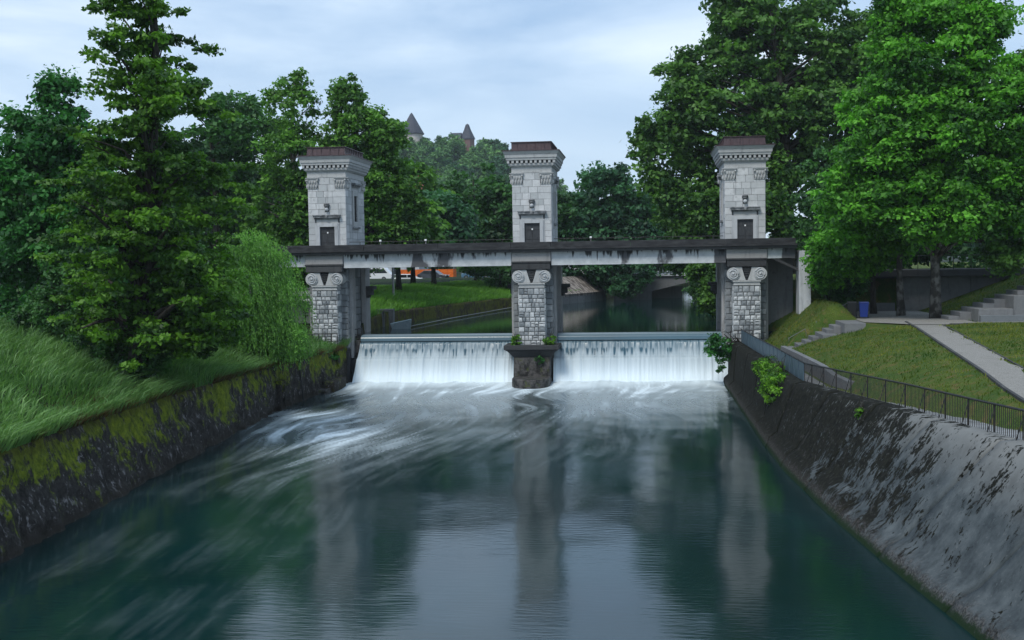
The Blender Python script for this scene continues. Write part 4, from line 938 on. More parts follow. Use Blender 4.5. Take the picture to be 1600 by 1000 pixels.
def pipe_rail(name, lab, pts):
    r_ = empty(name, pts[0], 0, lab, 'handrail'); o0 = Vector(pts[0]); P_ = [Vector(p) - o0 for p in pts]
    MB().tube(P_, 0.022, 6).build('pipe', M['galv'], r_, smooth=True); return r_
pipe_rail('pipe_handrail', 'short bent pipe handrail at the foot of the bank stairs', [(16.9, -9.6, 2.9), (16.85, -9.6, 3.75), (17.9, -9.2, 4.3), (18.1, -9.2, 3.3)])
pipe_rail('pipe_handrail', 'long sloping pipe handrail up the left grass mound', [(18.7, -8.6, 3.4), (18.65, -8.6, 4.7), (20.9, -7.4, 5.9), (20.95, -7.4, 4.9)])
pipe_rail('pipe_handrail', 'pipe handrail beside the upper terrace stairs', [(31.4, -7.6, 6.2), (31.2, -7.6, 7.2), (34.5, -7.2, 8.6), (34.6, -7.2, 7.4)])
pipe_rail('pipe_handrail', 'taller pipe handrail near the top of the terrace stairs', [(33.2, -6.6, 7.0), (33.0, -6.6, 8.3), (36.5, -6.2, 9.7), (36.6, -6.2, 8.5)])

# retaining wall and underpass at the back of the terrace
bw = empty('retaining_wall', (26.2, 2.0, 4.8), 0, 'grey concrete retaining wall with dark overhang behind the terrace trees', 'wall')
for k in range(5): MB().box(2.3 * k, 2.3 * k + 2.27, -0.05 - 0.01 * (k % 2), 0.3, -0.3, 2.45).build('wall_panel', M['concrete'], bw, bevel=0.012)
MB().box(-4.8, 16, -0.9, 5.0, 2.46, 2.95).build('overhang_slab', M['darkstone'], bw, bevel=0.03)
MB().box(-4.8, -0.003, 3.0, 3.4, -0.3, 2.45).build('alcove_back', M['darkstone'], bw)
MB().box(-4.3, -0.6, -0.2, 0.25, -0.3, 0.62).build('low_ledge', M['concrete'], bw, bevel=0.03)
MB().box(-5.1, -4.8, -0.6, 3.4, -0.3, 2.9).build('alcove_side', M['darkstone'], bw)
for k in range(14): MB().box(-4 + 1.2 * k, -3.96 + 1.2 * k, -0.8, -0.76, 2.95, 3.95).build('post', M['iron'], bw)
MB().tube([(-4.2, -0.78, 3.93), (12, -0.78, 3.93)], 0.025, 5).build('rail', M['iron'], bw)

# blue bin beside a dark one
a = Mat('blue_plastic', 0.4, 0.5); a.color((0.010, 0.035, 0.22)); M['blue'] = a.m
a = Mat('black_plastic', 0.4, 0.5); a.color((0.02, 0.021, 0.022)); M['blackpl'] = a.m
for (x, y, m_, lab) in ((21.75, -7.6, M['blue'], 'blue wheeled bin at the back of the terrace'), (21.1, -7.2, M['blackpl'], 'black wheeled bin left of the blue bin')):
    w_ = empty('wheeled_bin', (x, y, 4.85), R(-8), lab, 'bin')
    b = MB(); b.box(-0.29, 0.29, -0.33, 0.33, 1.0, 0.12); b.v = [(-0.22, -0.26, 0.08), (0.22, -0.26, 0.08), (0.22, 0.26, 0.08), (-0.22, 0.26, 0.08), (-0.29, -0.34, 0.98), (0.29, -0.34, 0.98), (0.29, 0.34, 0.98), (-0.29, 0.34, 0.98)]
    b.build('body', m_, w_, bevel=0.02); MB().box(-0.31, 0.31, -0.38, 0.36, 0.982, 1.05, 0.02, 0.03).build('lid', m_ if m_ is not M['blue'] else M['blue'], w_, bevel=0.015)
    MB().tube([(-0.25, 0.40, 0.98), (0.25, 0.40, 0.98)], 0.02, 6).build('handle', M['blackpl'], w_)
    for s in (-1, 1): MB().tube([(s * 0.24, 0.3, 0.1), (s * 0.29, 0.3, 0.1)], 0.1, 12).build('wheel', M['blackpl'], w_)

# ------------------------------------------------------------------ upstream: pole, trough, ramp, bridge, vehicles
pl_ = empty('utility_pole', (-15.7, 25.5, 5.35), 0, 'thin grey pole in the grass right of the left tower', 'pole')
MB().tube([(0, 0, -0.4), (0, 0, 7.9)], [0.12, 0.09], 8).build('shaft', M['post'], pl_); MB().tube([(-0.5, 0, 7.2), (0.5, 0, 7.2)], 0.04, 6).build('crossarm', M['iron'], pl_)
MB().box(-0.12, 0.12, -0.2, 0.0, 6.1, 6.5).build('junction_box', M['concrete'], pl_)
tg_ = empty('metal_trough', (-11.6, 8.6, 3.44), R(14), 'pale grey metal trough lying at the water behind the left fall', 'trough')
a = Mat('pale_metal', 0.5, 0.4); a.color(a.mix(a.rng(a.noise(5, 5), 0.4, 0.7), (0.28, 0.36, 0.40), (0.38, 0.46, 0.50))); M['palemetal'] = a.m
MB().add([(-0.6, -0.3, -0.05), (0.85, -0.3, -0.05), (0.85, 0.3, -0.05), (-0.6, 0.3, -0.05), (-0.75, -0.4, 0.45), (0.95, -0.4, 0.78), (0.95, 0.4, 0.78), (-0.75, 0.4, 0.45)], [(0, 3, 2, 1), (4, 5, 6, 7), (0, 1, 5, 4), (1, 2, 6, 5), (2, 3, 7, 6), (3, 0, 4, 7)]).build('hull', M['palemetal'], tg_, bevel=0.02)
MB().tube([(-0.7, 0, 0.4), (-0.9, 0.5, 1.3)], 0.02, 5).build('stay', M['iron'], tg_)
cb = empty('wall_buttress', (-13.1, 11.2, 3), 0, 'small grey concrete frame on the upstream wall above the trough', 'buttress')
MB().box(-0.9, -0.35, -0.5, 0.3, 0, 1.85).build('jamb', M['concrete'], cb, bevel=0.02); MB().box(0.15, 0.5, -0.5, 0.3, 0, 1.75).build('jamb', M['concrete'], cb, bevel=0.02); MB().box(-0.9, 0.5, -0.5, 0.3, 1.752, 1.95).build('lintel', M['concrete'], cb, bevel=0.02)
# guard cable
gc = MB().tube([(-11.0, 9.2, 3.6), (-9.6, 22, 3.6), (-7.4, 37, 3.62), (-6.0, 46, 3.65)], 0.03, 5).build('guide_cable', M['post']); tag(gc, 'thin pale cable along the water under the upstream wall', 'cable')

rm = empty('concrete_ramp', (0, 58, 3.4), 0, 'brown streaked sloping concrete bank upstream, right of the middle tower', 'embankment')
a = Mat('brown_streaked_concrete', 0.9, 0.2)
a.color(a.mix(a.rng(a.noise(1.6, 4, (1.0, 1.6, 0.15), rough=0.6), 0.42, 0.58), (0.10, 0.085, 0.075), (0.34, 0.30, 0.27))); M['streak'] = a.m
for k in range(9):
    y0, y1 = 50 + k * 2.0, 51.94 + k * 2.0
    e0, e1 = float(lerp_tab(EL, y0)) + 0.5, float(lerp_tab(EL, y1)) + 0.5
    MB().add([(e0, y0 - 58, 1.2), (e1, y1 - 58, 1.2), (e1 - 2.6, y1 - 58, 3.2), (e0 - 2.6, y0 - 58, 3.2), (e0, y0 - 58, 0.9), (e1, y1 - 58, 0.9), (e1 - 2.6, y1 - 58, 2.7), (e0 - 2.6, y0 - 58, 2.7)], [(0, 1, 2, 3), (7, 6, 5, 4), (0, 4, 5, 1), (1, 5, 6, 2), (2, 6, 7, 3), (3, 7, 4, 0)]).build('slope_panel', M['streak'], rm)
    MB().add([(e0, y0 - 58, -1), (e1, y1 - 58, -1), (e1, y1 - 58, 1.19), (e0, y0 - 58, 1.19), (e0 - 0.5, y0 - 58, -1), (e1 - 0.5, y1 - 58, -1), (e1 - 0.5, y1 - 58, 1.19), (e0 - 0.5, y0 - 58, 1.19)], [(0, 1, 2, 3), (7, 6, 5, 4), (0, 4, 5, 1), (1, 5, 6, 2), (2, 6, 7, 3), (3, 7, 4, 0)]).build('face_panel', M['concrete'], rm)

br = empty('distant_bridge', (18, 68, 3.4), 0, 'distant low concrete bridge over the upstream river under the trees', 'bridge')
n = 16; xa, xb_ = -9.2, 12
poly = [(xa, 0.6)] + [(xa + (xb_ - xa) * k / n, 1.1 + 1.75 * math.sin(math.pi * k / n)) for k in range(n + 1)] + [(xb_, 0.6), (18, 0.6), (18, 3.05), (-14, 3.05), (-14, 0.6)]
b = MB()
for k in range(n):                                        # arch face built in slices
    x0 = xa + (xb_ - xa) * k / n; x1 = xa + (xb_ - xa) * (k + 1) / n
    z0, z1 = 1.1 + 1.75 * math.sin(math.pi * k / n), 1.1 + 1.75 * math.sin(math.pi * (k + 1) / n)
    b.prism([(x0, z0), (x1, z1), (x1, 3.05), (x0, 3.05)], -2, 4)
b.build('arch', M['concrete'], br)
MB().box(-14, xa - 0.002, -2, 4, -1.5, 3.05).build('abutment', M['concrete'], br); MB().box(xb_ + 0.002, 20, -2, 4, -1.5, 3.05).build('abutment', M['concrete'], br)
MB().box(xa, -5.2, 3.0, 3.9, -1.5, 1.6).build('pier_wall', M['palewall'], br)
MB().box(-14, 20, -2.3, 4.3, 3.052, 3.32).build('deck_edge', M['palewall'], br)
MB().box(-14, 20, -2.2, -2.12, 4.3, 4.4).build('rail', M['iron'], br)
for k in range(80): MB().box(-14 + 0.42 * k, -13.94 + 0.42 * k, -2.2, -2.14, 3.32, 4.3).build('baluster', M['iron'], br)
for k in range(6): MB().ball((-8.4 + 1.1 * k, -2.25, 3.55), 0.17, 8, 5).build('bollard_light', M['palewall'], br)

road = MB().add([(-120, 78, 5.93), (-2, 76, 5.93), (-1, 96, 5.93), (-120, 100, 5.93)], [(0, 1, 2, 3)])
a = Mat('asphalt', 0.9); a.color(a.mix(a.noise(20), (0.035, 0.036, 0.038), (0.06, 0.06, 0.062))); M['asphalt'] = a.m
tag(road.build('road', M['asphalt']), kind='structure')

def vehicle(kind, x, y, z, paint, lab, rz=0, cat='car'):
    v = empty('parked_' + kind, (x, y, z), rz, lab, cat)
    if kind == 'van':
        pr = [(-2.5, 0.35), (2.45, 0.35), (2.5, 0.95), (2.25, 1.15), (1.55, 1.92), (1.3, 2.0), (-2.4, 2.0), (-2.5, 1.85)]; W = 0.95
        wins = [[(-2.2, 1.15), (-0.3, 1.15), (-0.3, 1.75), (-2.2, 1.75)], [(0.0, 1.15), (1.95, 1.15), (1.45, 1.75), (0.0, 1.75)]]
    else:
        pr = [(-2.1, 0.3), (2.1, 0.3), (2.15, 0.75), (1.2, 0.92), (0.45, 1.42), (-1.1, 1.45), (-1.9, 0.95), (-2.15, 0.9)]; W = 0.88
        wins = [[(-1.65, 0.95), (-0.3, 0.95), (-0.3, 1.36), (-1.05, 1.36)], [(-0.2, 0.95), (1.0, 0.95), (0.4, 1.35), (-0.2, 1.36)]]
    bo = MB().prism(pr, -W, W).build('body', paint, v, bevel=0.06)
    for w in wins:
        for s in (-1, 1):
            MB().prism(w, s * W - 0.012, s * W + 0.012).build('window', M['glass'], v)
    for wx in (-1.45, 1.4):
        for s in (-1, 1):
            wn = MB().tube([(wx, s * (W - 0.2), 0.33), (wx, s * (W + 0.02), 0.33)], 0.33, 16).build('wheel', M['blackpl'], v)
            MB().tube([(wx, s * (W + 0.02), 0.33), (wx, s * (W + 0.035), 0.33)], 0.19, 12).build('rim', M['galv'], wn)
    for s in (-1, 1): MB().box(pr[2][0] - 0.02, pr[2][0] + 0.03, s * W * 0.75 - 0.15, s * W * 0.75 + 0.15, 0.62, 0.8).build('headlight', M['white'], v)
a = Mat('white_car_paint', 0.25, 0.6); a.color((0.72, 0.74, 0.76)); M['carwhite'] = a.m
a = Mat('dark_car_paint', 0.2, 0.6); a.color((0.03, 0.035, 0.045)); M['cardark'] = a.m
a = Mat('blue_car_paint', 0.25, 0.6); a.color((0.10, 0.20, 0.30)); M['carblue'] = a.m
a = Mat('orange_canvas', 0.7); a.color(a.mix(a.rng(a.noise(3, 4), 0.4, 0.6), (0.55, 0.10, 0.012), (0.70, 0.16, 0.02))); M['orange'] = a.m
vehicle('van', -30.4, 82.0, 5.95, M['carwhite'], 'white van parked behind the left tower beyond the grass', 0, 'van')
vehicle('car', -25.2, 80.6, 5.5, M['carwhite'], 'low white car just right of the thin pole', R(6))
vehicle('car', -22.2, 83.0, 5.95, M['cardark'], 'dark car parked in front of the orange stall', R(-10))
vehicle('car', -16.2, 84.5, 5.95, M['carblue'], 'pale bluish car under the bushes right of the orange stall', R(8))
vehicle('car', -12.0, 86.5, 6.1, M['carwhite'], 'white car furthest right under the dark bushes', R(-6))
vehicle('car', -0.8, 84.0, 6.0, M['carwhite'], 'white car above the brown streaked bank right of the middle tower', R(4))
os_ = empty('market_stall', (-24.8, 91, 5.95), 0, 'orange canvas market stall behind the parked cars', 'stall')
MB().box(-4.2, 4.2, 0, 3, 0, 1.5).build('counter', M['orange'], os_); MB().prism([(0.0, 1.9), (0.0, 2.05), (3.2, 2.9), (3.2, 2.7)], -4.4, 3.9, 'x').build('awning', M['orange'], os_)
for x in (-4.3, 0, 4.3): MB().box(x - 0.04, x + 0.04, 0.0, 0.08, 1.5, 1.95).build('pole', M['galv'], os_)

# ------------------------------------------------------------------ vegetation
def leaf_arrays(C, rad, flat, per, size, tint0, seed, upbias=0.5, aspect=1.0, droop=0.0):
    r = np.random.default_rng(seed); n = len(C); N_ = n * per
    c = np.repeat(C, per, 0); rd = np.repeat(rad, per); tn = np.repeat(tint0, per)
    d = r.normal(size=(N_, 3)); d[:, 2] = np.where(r.random(N_) < 0.6, np.abs(d[:, 2]), d[:, 2]); d /= np.linalg.norm(d, axis=1)[:, None]
    rr = rd * (0.25 + 0.85 * r.random(N_) ** 0.6)
    wob_ = 1 + 0.35 * np.sin(d[:, 0] * 5 + c[:, 0] * 3) * np.cos(d[:, 1] * 4 + c[:, 1] * 2)
    p = c + d * (rr * wob_)[:, None] * np.array([1, 1, flat])
    p[:, 2] -= droop * (rr / rd) ** 2 * rd
    nrm = d * 0.55 + np.array([0, 0, upbias]) + r.normal(size=(N_, 3)) * 0.55
    nrm /= np.linalg.norm(nrm, axis=1)[:, None]
    t = np.cross(nrm, r.normal(size=(N_, 3))); t /= np.linalg.norm(t, axis=1)[:, None] + 1e-9
    b_ = np.cross(nrm, t); s = size * (0.45 + 0.95 * r.random(N_) ** 1.3)[:, None] * 0.55
    V = np.stack([p - t * s * 1.25, p - b_ * s * 0.8 * aspect, p + t * s * 1.25, p + b_ * s * 0.8 * aspect], 1).reshape(-1, 3)
    tint = np.clip(tn + r.normal(size=N_) * 0.16, 0, 1)
    return V, np.repeat(tint, 4)

def limb_mesh(base, top, r0_, targets, seed, lean=0.0, nlimb=26, zmin=0.25, sub=0):
    """one trunk with curved tapering limbs that end in the leaf clumps"""
    r = random.Random(seed); b = MB(); base = Vector(base); top = Vector(top); H_ = (top - base).length
    pts = []; rad = []
    for k in range(9):
        t = k / 8; p = base.lerp(top, t) + Vector((math.sin(t * 5 + seed) * 0.02 * H_ * t, math.cos(t * 4 + seed) * 0.02 * H_ * t, 0)); pts.append(p); rad.append(r0_ * (1.25 if k == 0 else 1) * (1 - 0.86 * t) + 0.02)
    b.tube(pts, rad, 9)
    tg = list(targets); r.shuffle(tg)
    for c in tg[:nlimb]:
        c = Vector(c); hh_ = max(zmin, min(0.93, (c.z - base.z) / H_ - r.uniform(0.06, 0.2)))
        k = hh_ * 8; i = min(7, int(k)); s = pts[i].lerp(pts[i + 1], k - i); rs = rad[i] * 0.45
        mid = s.lerp(c, 0.5) + Vector((r.uniform(-.3, .3), r.uniform(-.3, .3), r.uniform(0.1, 0.9)))
        q = [s, s.lerp(mid, 0.5) + Vector((0, 0, 0.1)), mid, mid.lerp(c, 0.55) + Vector((r.uniform(-.2, .2), r.uniform(-.2, .2), 0.1)), c]
        b.tube(q, [rs, rs * 0.75, rs * 0.5, rs * 0.32, 0.015], 5)
    return b

def sample_lobes(lobes, n, seed, rmin=0.5, rmax=1.0):
    r = np.random.default_rng(seed); w = np.array([l[3] * l[4] + l[4] * l[5] + l[3] * l[5] for l in lobes], float); w /= w.sum()
    idx = r.choice(len(lobes), n, p=w); Lb = np.array([l[:6] for l in lobes], float)[idx]
    d = r.normal(size=(n, 3)); d /= np.linalg.norm(d, axis=1)[:, None]
    k = (rmin ** 3 + (rmax ** 3 - rmin ** 3) * r.random(n)) ** (1 / 3) * r.choice([1, 1, 1, 1.12], n)
    return Lb[:, :3] + d * k[:, None] * Lb[:, 3:6]

def tree(name, label, base, top, r0_, lobes, n, per, size, crad, leafmat, seed, flat=0.7, upbias=0.5, group=None, bark='bark', nlimb=26, rmin=0.5, rmax=1.0, cat='tree', droop=0.0, centres=None, extra=None, aspect=1.0, zmin=0.25, tint=(0.0, 0.95)):
    root = empty(name, base, 0, label, cat, group)
    C = sample_lobes(lobes, n, seed, rmin, rmax) if centres is None else centres
    r = np.random.default_rng(seed + 1)
    rad = crad * r.uniform(0.6, 1.35, len(C)); tn = r.uniform(tint[0], tint[1], len(C))
    V, T = leaf_arrays(C, rad, flat, per, size, tn, seed + 2, upbias, aspect, droop)
    if extra is not None: V = np.concatenate([V, extra[0]]); T = np.concatenate([T, extra[1]])
    V = V - np.array(base)
    me = np_mesh('crown', V, np.arange(len(V)).reshape(-1, 4), {'tint': T}); link('crown', me, M[leafmat], root)
    lm = limb_mesh(base, top, r0_, C, seed, nlimb=nlimb, zmin=zmin); bb = Vector(base); lm.v = [(v[0] - bb.x, v[1] - bb.y, v[2] - bb.z) for v in lm.v]
    lm.build('trunk', M[bark], root, smooth=True)
    return root

# alder with tiered spreading boughs, left foreground
def tiers(cx, cy, z0, z1, n_t, rfun, per_t, seed):
    r = np.random.default_rng(seed); out = []
    for k in range(n_t):
        z = z0 + (z1 - z0) * k / (n_t - 1); R_ = rfun((z - z0) / (z1 - z0)); nb_ = max(3, int(per_t * (0.35 + R_ / 5)))
        for q in range(nb_):
            a_ = r.uniform(0, 2 * math.pi); L_ = R_ * r.uniform(0.65, 1.1)
            for s in np.arange(0.18, 1.01, 0.7 / max(L_, 0.7)):
                out.append((cx + math.cos(a_) * L_ * s + r.normal() * 0.22, cy + math.sin(a_) * L_ * s + r.normal() * 0.22, z + r.normal() * 0.22 - 0.25 * s * L_ * 0.35 + 0.3))
    return np.array(out)
CA = tiers(-14.9, -31.4, 4.9, 23.6, 23, lambda t: float(np.interp(t, [0, 0.05, 0.15, 0.35, 0.55, 0.7, 0.85, 1], [2.6, 4.1, 4.7, 4.6, 3.6, 3.1, 2.6, 1.6])), 8, 3)
CA = np.concatenate([CA, sample_lobes([(-11.9, -31.0, 6.6, 1.5, 1.4, 1.5), (-12.9, -31.5, 5.6, 1.4, 1.3, 1.0), (-17.6, -30.6, 6.6, 1.6, 1.4, 1.6)], 90, 17, 0.2, 1.0)])
tree('alder_tree', 'tall tiered alder tree rising out of frame on the left bank', (-15.7, -31.5, 3.7), (-14.4, -31.2, 23.5), 0.42, None, 0, 90, 0.19, 0.55, 'leaf_alder', 11, flat=0.42, centres=CA, nlimb=110, zmin=0.08)

# ash-like multi-stem trees at the left edge
tree('ash_tree', 'bushy blue-green ash tree at the left edge of the picture', (-25.5, -20.5, 5.6), (-24.6, -20.8, 18.5), 0.3,
     [(-24.4, -21.5, 14.2, 2.4, 2.8, 3.6), (-22.6, -21, 12.0, 2.0, 2.5, 4.0), (-27, -21.5, 13.2, 2.0, 2.6, 3.8), (-25.2, -21, 8.8, 3.6, 2.8, 3.2), (-21.8, -20.5, 7.8, 1.9, 2.4, 2.4), (-24.0, -22, 17.6, 1.2, 1.4, 1.8), (-26.6, -22, 16.2, 0.9, 1.2, 1.6)], 430, 140, 0.23, 0.75, 'leaf_ash', 21, flat=0.75, rmin=0.35)
tree('elder_shrub', 'dark rounded shrub on the grass left of the alder trunk', (-21.8, -24.5, 5.2), (-21.6, -24.5, 8.6), 0.16,
     [(-21.9, -24.5, 6.9, 2.3, 2.0, 1.9), (-19.9, -26.0, 5.6, 1.9, 1.5, 1.3), (-22.4, -24.0, 8.9, 1.8, 1.5, 1.6), (-24.2, -24, 6.2, 1.5, 1.4, 1.3)], 190, 150, 0.17, 0.6, 'leaf_dark', 22, cat='shrub')
tree('elder_shrub', 'low dark undergrowth shrub around the foot of the alder', (-16.4, -30.2, 3.9), (-16.2, -30, 5.4), 0.1,
     [(-16.6, -30.8, 4.6, 1.5, 1.3, 0.9), (-15.2, -31.8, 4.3, 1.0, 1.0, 0.7), (-18.0, -29.5, 5.2, 1.4, 1.2, 1.0)], 75, 130, 0.15, 0.5, 'leaf_dark', 23, cat='shrub')
# background trees, left
tree('beech_tree', 'tall dark tree showing behind the alder', (-31, 20, 5.8), (-31, 20, 22), 0.5, [(-31.5, 20, 19, 4.2, 3.6, 6.0), (-36, 20, 14, 4.5, 3.6, 5)], 150, 110, 0.40, 1.2, 'leaf_dark', 24)
tree('maple_tree', 'dark round-crowned maple between the alder and the poplars', (-33, 32, 6), (-32.6, 32, 22), 0.5, [(-32.6, 32.5, 19.5, 4.6, 4, 5.8), (-29.5, 31, 13.5, 4.4, 4, 5), (-37, 32, 15, 4.6, 4, 6)], 240, 140, 0.40, 1.25, 'leaf_dark', 25)
tree('maple_tree', 'dark tree filling the left edge behind the ash', (-36, -4, 6), (-36, -4, 17), 0.5, [(-35, -4, 12, 4.6, 3.5, 5), (-30.5, -5, 9.5, 4, 3, 3.6), (-39.5, -4, 10, 5, 3, 6), (-26, -2, 8.5, 3.5, 3, 2.8)], 300, 100, 0.38, 1.1, 'leaf_dark', 26)
tree('poplar_tree', 'airy poplar with a pointed top left of the left tower', (-22.6, 18.6, 6), (-23.0, 18.6, 25.2), 0.4,
     [(-23.2, 18.6, 22.4, 2.3, 2.0, 3.4), (-22.4, 18.4, 18.0, 3.6, 3.0, 3.4), (-24.4, 18.4, 13.0, 3.8, 3, 4), (-20.6, 18.2, 13.0, 3, 2.8, 4), (-22.5, 18, 9, 4.6, 3, 3.2)], 520, 85, 0.27, 0.72, 'leaf_poplar', 27, group=None, bark='palebark', nlimb=70)
tree('poplar_tree', 'spreading poplar with feathery top directly behind the left tower', (-17.2, 19.8, 6), (-17.9, 19.4, 24.8), 0.4,
     [(-18.2, 19.2, 22.9, 1.7, 1.5, 2.6), (-17.0, 19.2, 20.2, 3.1, 2.6, 2.4), (-14.8, 19.2, 19.8, 2.0, 2, 1.6), (-15.6, 19.4, 16.2, 2.9, 2.6, 3), (-17.4, 19.2, 12, 3.6, 3, 4), (-13.4, 20, 12.6, 1.8, 2.2, 3.2)], 540, 90, 0.27, 0.72, 'leaf_poplar', 28, bark='palebark', nlimb=70)
# willow
def willow():
    r = np.random.default_rng(5); base = np.array([-16.5, -14.6, 3.5]); V = []; T = []
    subs = [(-15.6, -15.4, 9.7, 1.5), (-14.6, -15.2, 8.9, 1.3), (-16.7, -15.4, 8.7, 1.4), (-15.6, -16.2, 7.6, 1.6), (-13.8, -15.4, 7.0, 1.2), (-17.3, -15.8, 6.8, 1.4), (-16.1, -16.4, 6.0, 1.4), (-14.3, -15.8, 5.4, 1.3), (-13.6, -15.6, 4.5, 1.0), (-15.3, -16.2, 4.8, 1.2)]
    for s in range(2700):
        sx, sy, sz, sr = subs[s % len(subs)]; d = r.normal(size=3); d[2] = abs(d[2]) * 1.2; d /= np.linalg.norm(d)
        p0 = np.array([sx, sy, sz]) + d * sr * r.uniform(0.45, 1.05) * np.array([1, 1, 0.8]); outw = np.array([d[0], d[1], 0])
        L_ = min(r.uniform(0.5, 2.4) * (1.3 if r.random() < 0.2 else 1), max(0.6, p0[2] - 2.6)); m = max(6, int(L_ / 0.07)); tt = np.linspace(0, 1, m)
        P_ = p0 + outw * (0.55 * np.sqrt(tt))[:, None] + np.array([0, 0, -1]) * (tt * L_)[:, None] + np.array([0.16 * np.sin(tt * 3 + s) + 0.3 * tt, 0.1 * np.cos(tt * 4 + s), 0 * tt]).T
        P_[:, 2] += 0.45 * np.sin(np.minimum(tt * 4, 1) * math.pi / 2) * (d[2] > 0.2)
        dirn = np.array([0.2, 0, -1]) + r.normal(size=(m, 3)) * 0.38; dirn /= np.linalg.norm(dirn, axis=1)[:, None]
        sd_ = np.cross(dirn, r.normal(size=(m, 3))); sd_ /= np.linalg.norm(sd_, axis=1)[:, None]
        Ln = r.uniform(0.10, 0.19, m)[:, None]; W_ = 0.030
        V.append(np.stack([P_, P_ + dirn * Ln * 0.5 - sd_ * W_, P_ + dirn * Ln, P_ + dirn * Ln * 0.5 + sd_ * W_], 1).reshape(-1, 3))
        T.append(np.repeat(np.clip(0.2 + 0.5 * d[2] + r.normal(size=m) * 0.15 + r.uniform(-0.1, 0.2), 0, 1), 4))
    V = np.concatenate(V); T = np.concatenate(T)
    low = np.concatenate([r.normal(size=(60, 3)) * np.array([1.0, 0.8, 0.9]) + np.array([-14.3, -14.9, 4.6]), r.normal(size=(60, 3)) * np.array([1.5, 0.9, 1.0]) + np.array([-15.8, -15.4, 5.0])])
    low2 = r.normal(size=(46, 3)) * np.array([1.1, 1.0, 1.6]) + np.array([-16.0, -15.0, 8.2])
    C = np.concatenate([low, low2])
    tree('willow_tree', 'light green weeping willow in front of the left tower', tuple(base), (-16.2, -15.2, 10.2), 0.3, None, 0, 120, 0.13, 0.5, 'leaf_willow', 31, centres=C, extra=(V, T), aspect=0.45, nlimb=30, droop=0.5)
willow()
tree('bank_shrub', 'small green shrub growing out of the wall under the left tower', (-15.4, -3.2, 2.4), (-15.2, -3.2, 3.2), 0.05, [(-15.2, -3.4, 2.3, 1.0, 0.5, 0.6), (-14.0, -3.1, 2.2, 0.5, 0.4, 0.35)], 34, 60, 0.14, 0.28, 'leaf_ash', 32, cat='shrub', nlimb=12)
tree('bank_shrub', 'drooping leafy branch hanging over the right end of the fall', (14.6, -2.6, 2.5), (13.3, -3.0, 3.6), 0.07, [(13.0, -3.2, 2.7, 1.0, 0.6, 0.6), (12.5, -3.2, 3.2, 0.4, 0.4, 0.45), (13.6, -3.0, 2.2, 0.8, 0.5, 0.4), (13.0, -3.3, 1.4, 0.15, 0.2, 0.55)], 52, 50, 0.17, 0.28, 'leaf_ash', 33, cat='shrub', nlimb=20, zmin=0.1)
tree('bank_shrub', 'bright green bush on top of the river wall right of the fall', (14.9, -24, 2.7), (14.8, -24, 3.6), 0.05, [(14.5, -22, 2.9, 0.55, 2.4, 0.55), (14.4, -26, 2.7, 0.5, 1.7, 0.5), (14.5, -17.5, 2.6, 0.4, 2.5, 0.4), (14.2, -24, 2.1, 0.35, 2.6, 0.7)], 120, 80, 0.095, 0.27, 'leaf_bush', 34, cat='shrub', nlimb=20)
for x, lab, sd_ in ((-1.1, 'small weed tuft on the left corner of the middle pier base', 35), (1.25, 'small weed tuft on the right corner of the middle pier base', 36)):
    tree('weed_tuft', lab, (x, -1.5, 2.84), (x, -1.5, 3.3), 0.02, [(x, -1.5, 3.12, 0.42, 0.3, 0.35)], 16, 34, 0.11, 0.17, 'leaf_bush', sd_, cat='weed', nlimb=8)
tree('weed_tuft', 'weed hanging on the stained face of the middle pier base', (0.55, -1.64, 1.8), (0.6, -1.9, 1.9), 0.02, [(0.6, -1.75, 1.75, 0.35, 0.1, 0.25)], 9, 30, 0.10, 0.14, 'leaf_ash', 37, cat='weed', nlimb=5)
tree('weed_tuft', 'single green weed on the grey revetment below the railing', (16.1, -39.5, 2.8), (16.1, -39.5, 3.2), 0.02, [(16.0, -39.5, 3.0, 0.25, 0.3, 0.18)], 10, 34, 0.08, 0.14, 'leaf_bush', 38, cat='weed', nlimb=5)

# trees beyond the deck
mid = [('round green tree behind the cable pole right of the left tower', -21.0, 62, 21.0, 5.2, 'leaf_poplar'), ('dark green tree left of the middle tower beyond the deck', -13.2, 64, 20.8, 5.6, 'leaf_dark'),
       ('mid green tree directly behind the middle tower', -6.5, 66, 18.5, 5.0, 'leaf_dark'), ('lighter low tree between the left tower and the cable pole', -17.0, 34, 14.5, 3.6, 'leaf_poplar'),
       ('bluish tree low between the pole and the middle tower', -15.5, 46, 14.2, 4.2, 'leaf_blue'), ('tree filling the gap behind the left tower', -27.0, 56, 22.5, 6.0, 'leaf_plane')]
for k, (lab, x, y, zt, r_, lm) in enumerate(mid):
    tree('broadleaf_tree', lab, (x, y, 5.9), (x, y, zt - 1.5), 0.3, [(l[0], l[1], max(l[2], 9.0 + l[5]), *l[3:]) for l in ((x, y, zt - r_ * 0.9, r_ * 0.72, r_ * 0.8, r_ * 0.9), (x - r_ * 0.5, y - 1, zt - r_ * 1.5, r_ * 0.7, r_ * 0.7, r_ * 0.75), (x + r_ * 0.55, y - 1, zt - r_ * 1.55, r_ * 0.7, r_ * 0.7, r_ * 0.8), (x, y - 1, 8.9 + (zt - 5.9) * 0.2, r_ * 0.85, r_ * 0.7, (zt - 5.9) * 0.2))],
         230, 74, 0.50, 1.25, lm, 200 + k * 7, group=None)
tree('broadleaf_tree', 'big dark bluish tree standing between the middle and right towers', (2.5, 68, 5), (3, 68, 19), 0.5, [(2.6, 67, 16.2, 3.8, 3.5, 4.2), (-0.5, 66.5, 12, 3.6, 3.5, 4), (6.2, 67, 12.6, 3.8, 3.5, 4.6), (2.6, 66, 9, 5.5, 3.5, 3.6)], 430, 85, 0.46, 1.2, 'leaf_blue', 260)
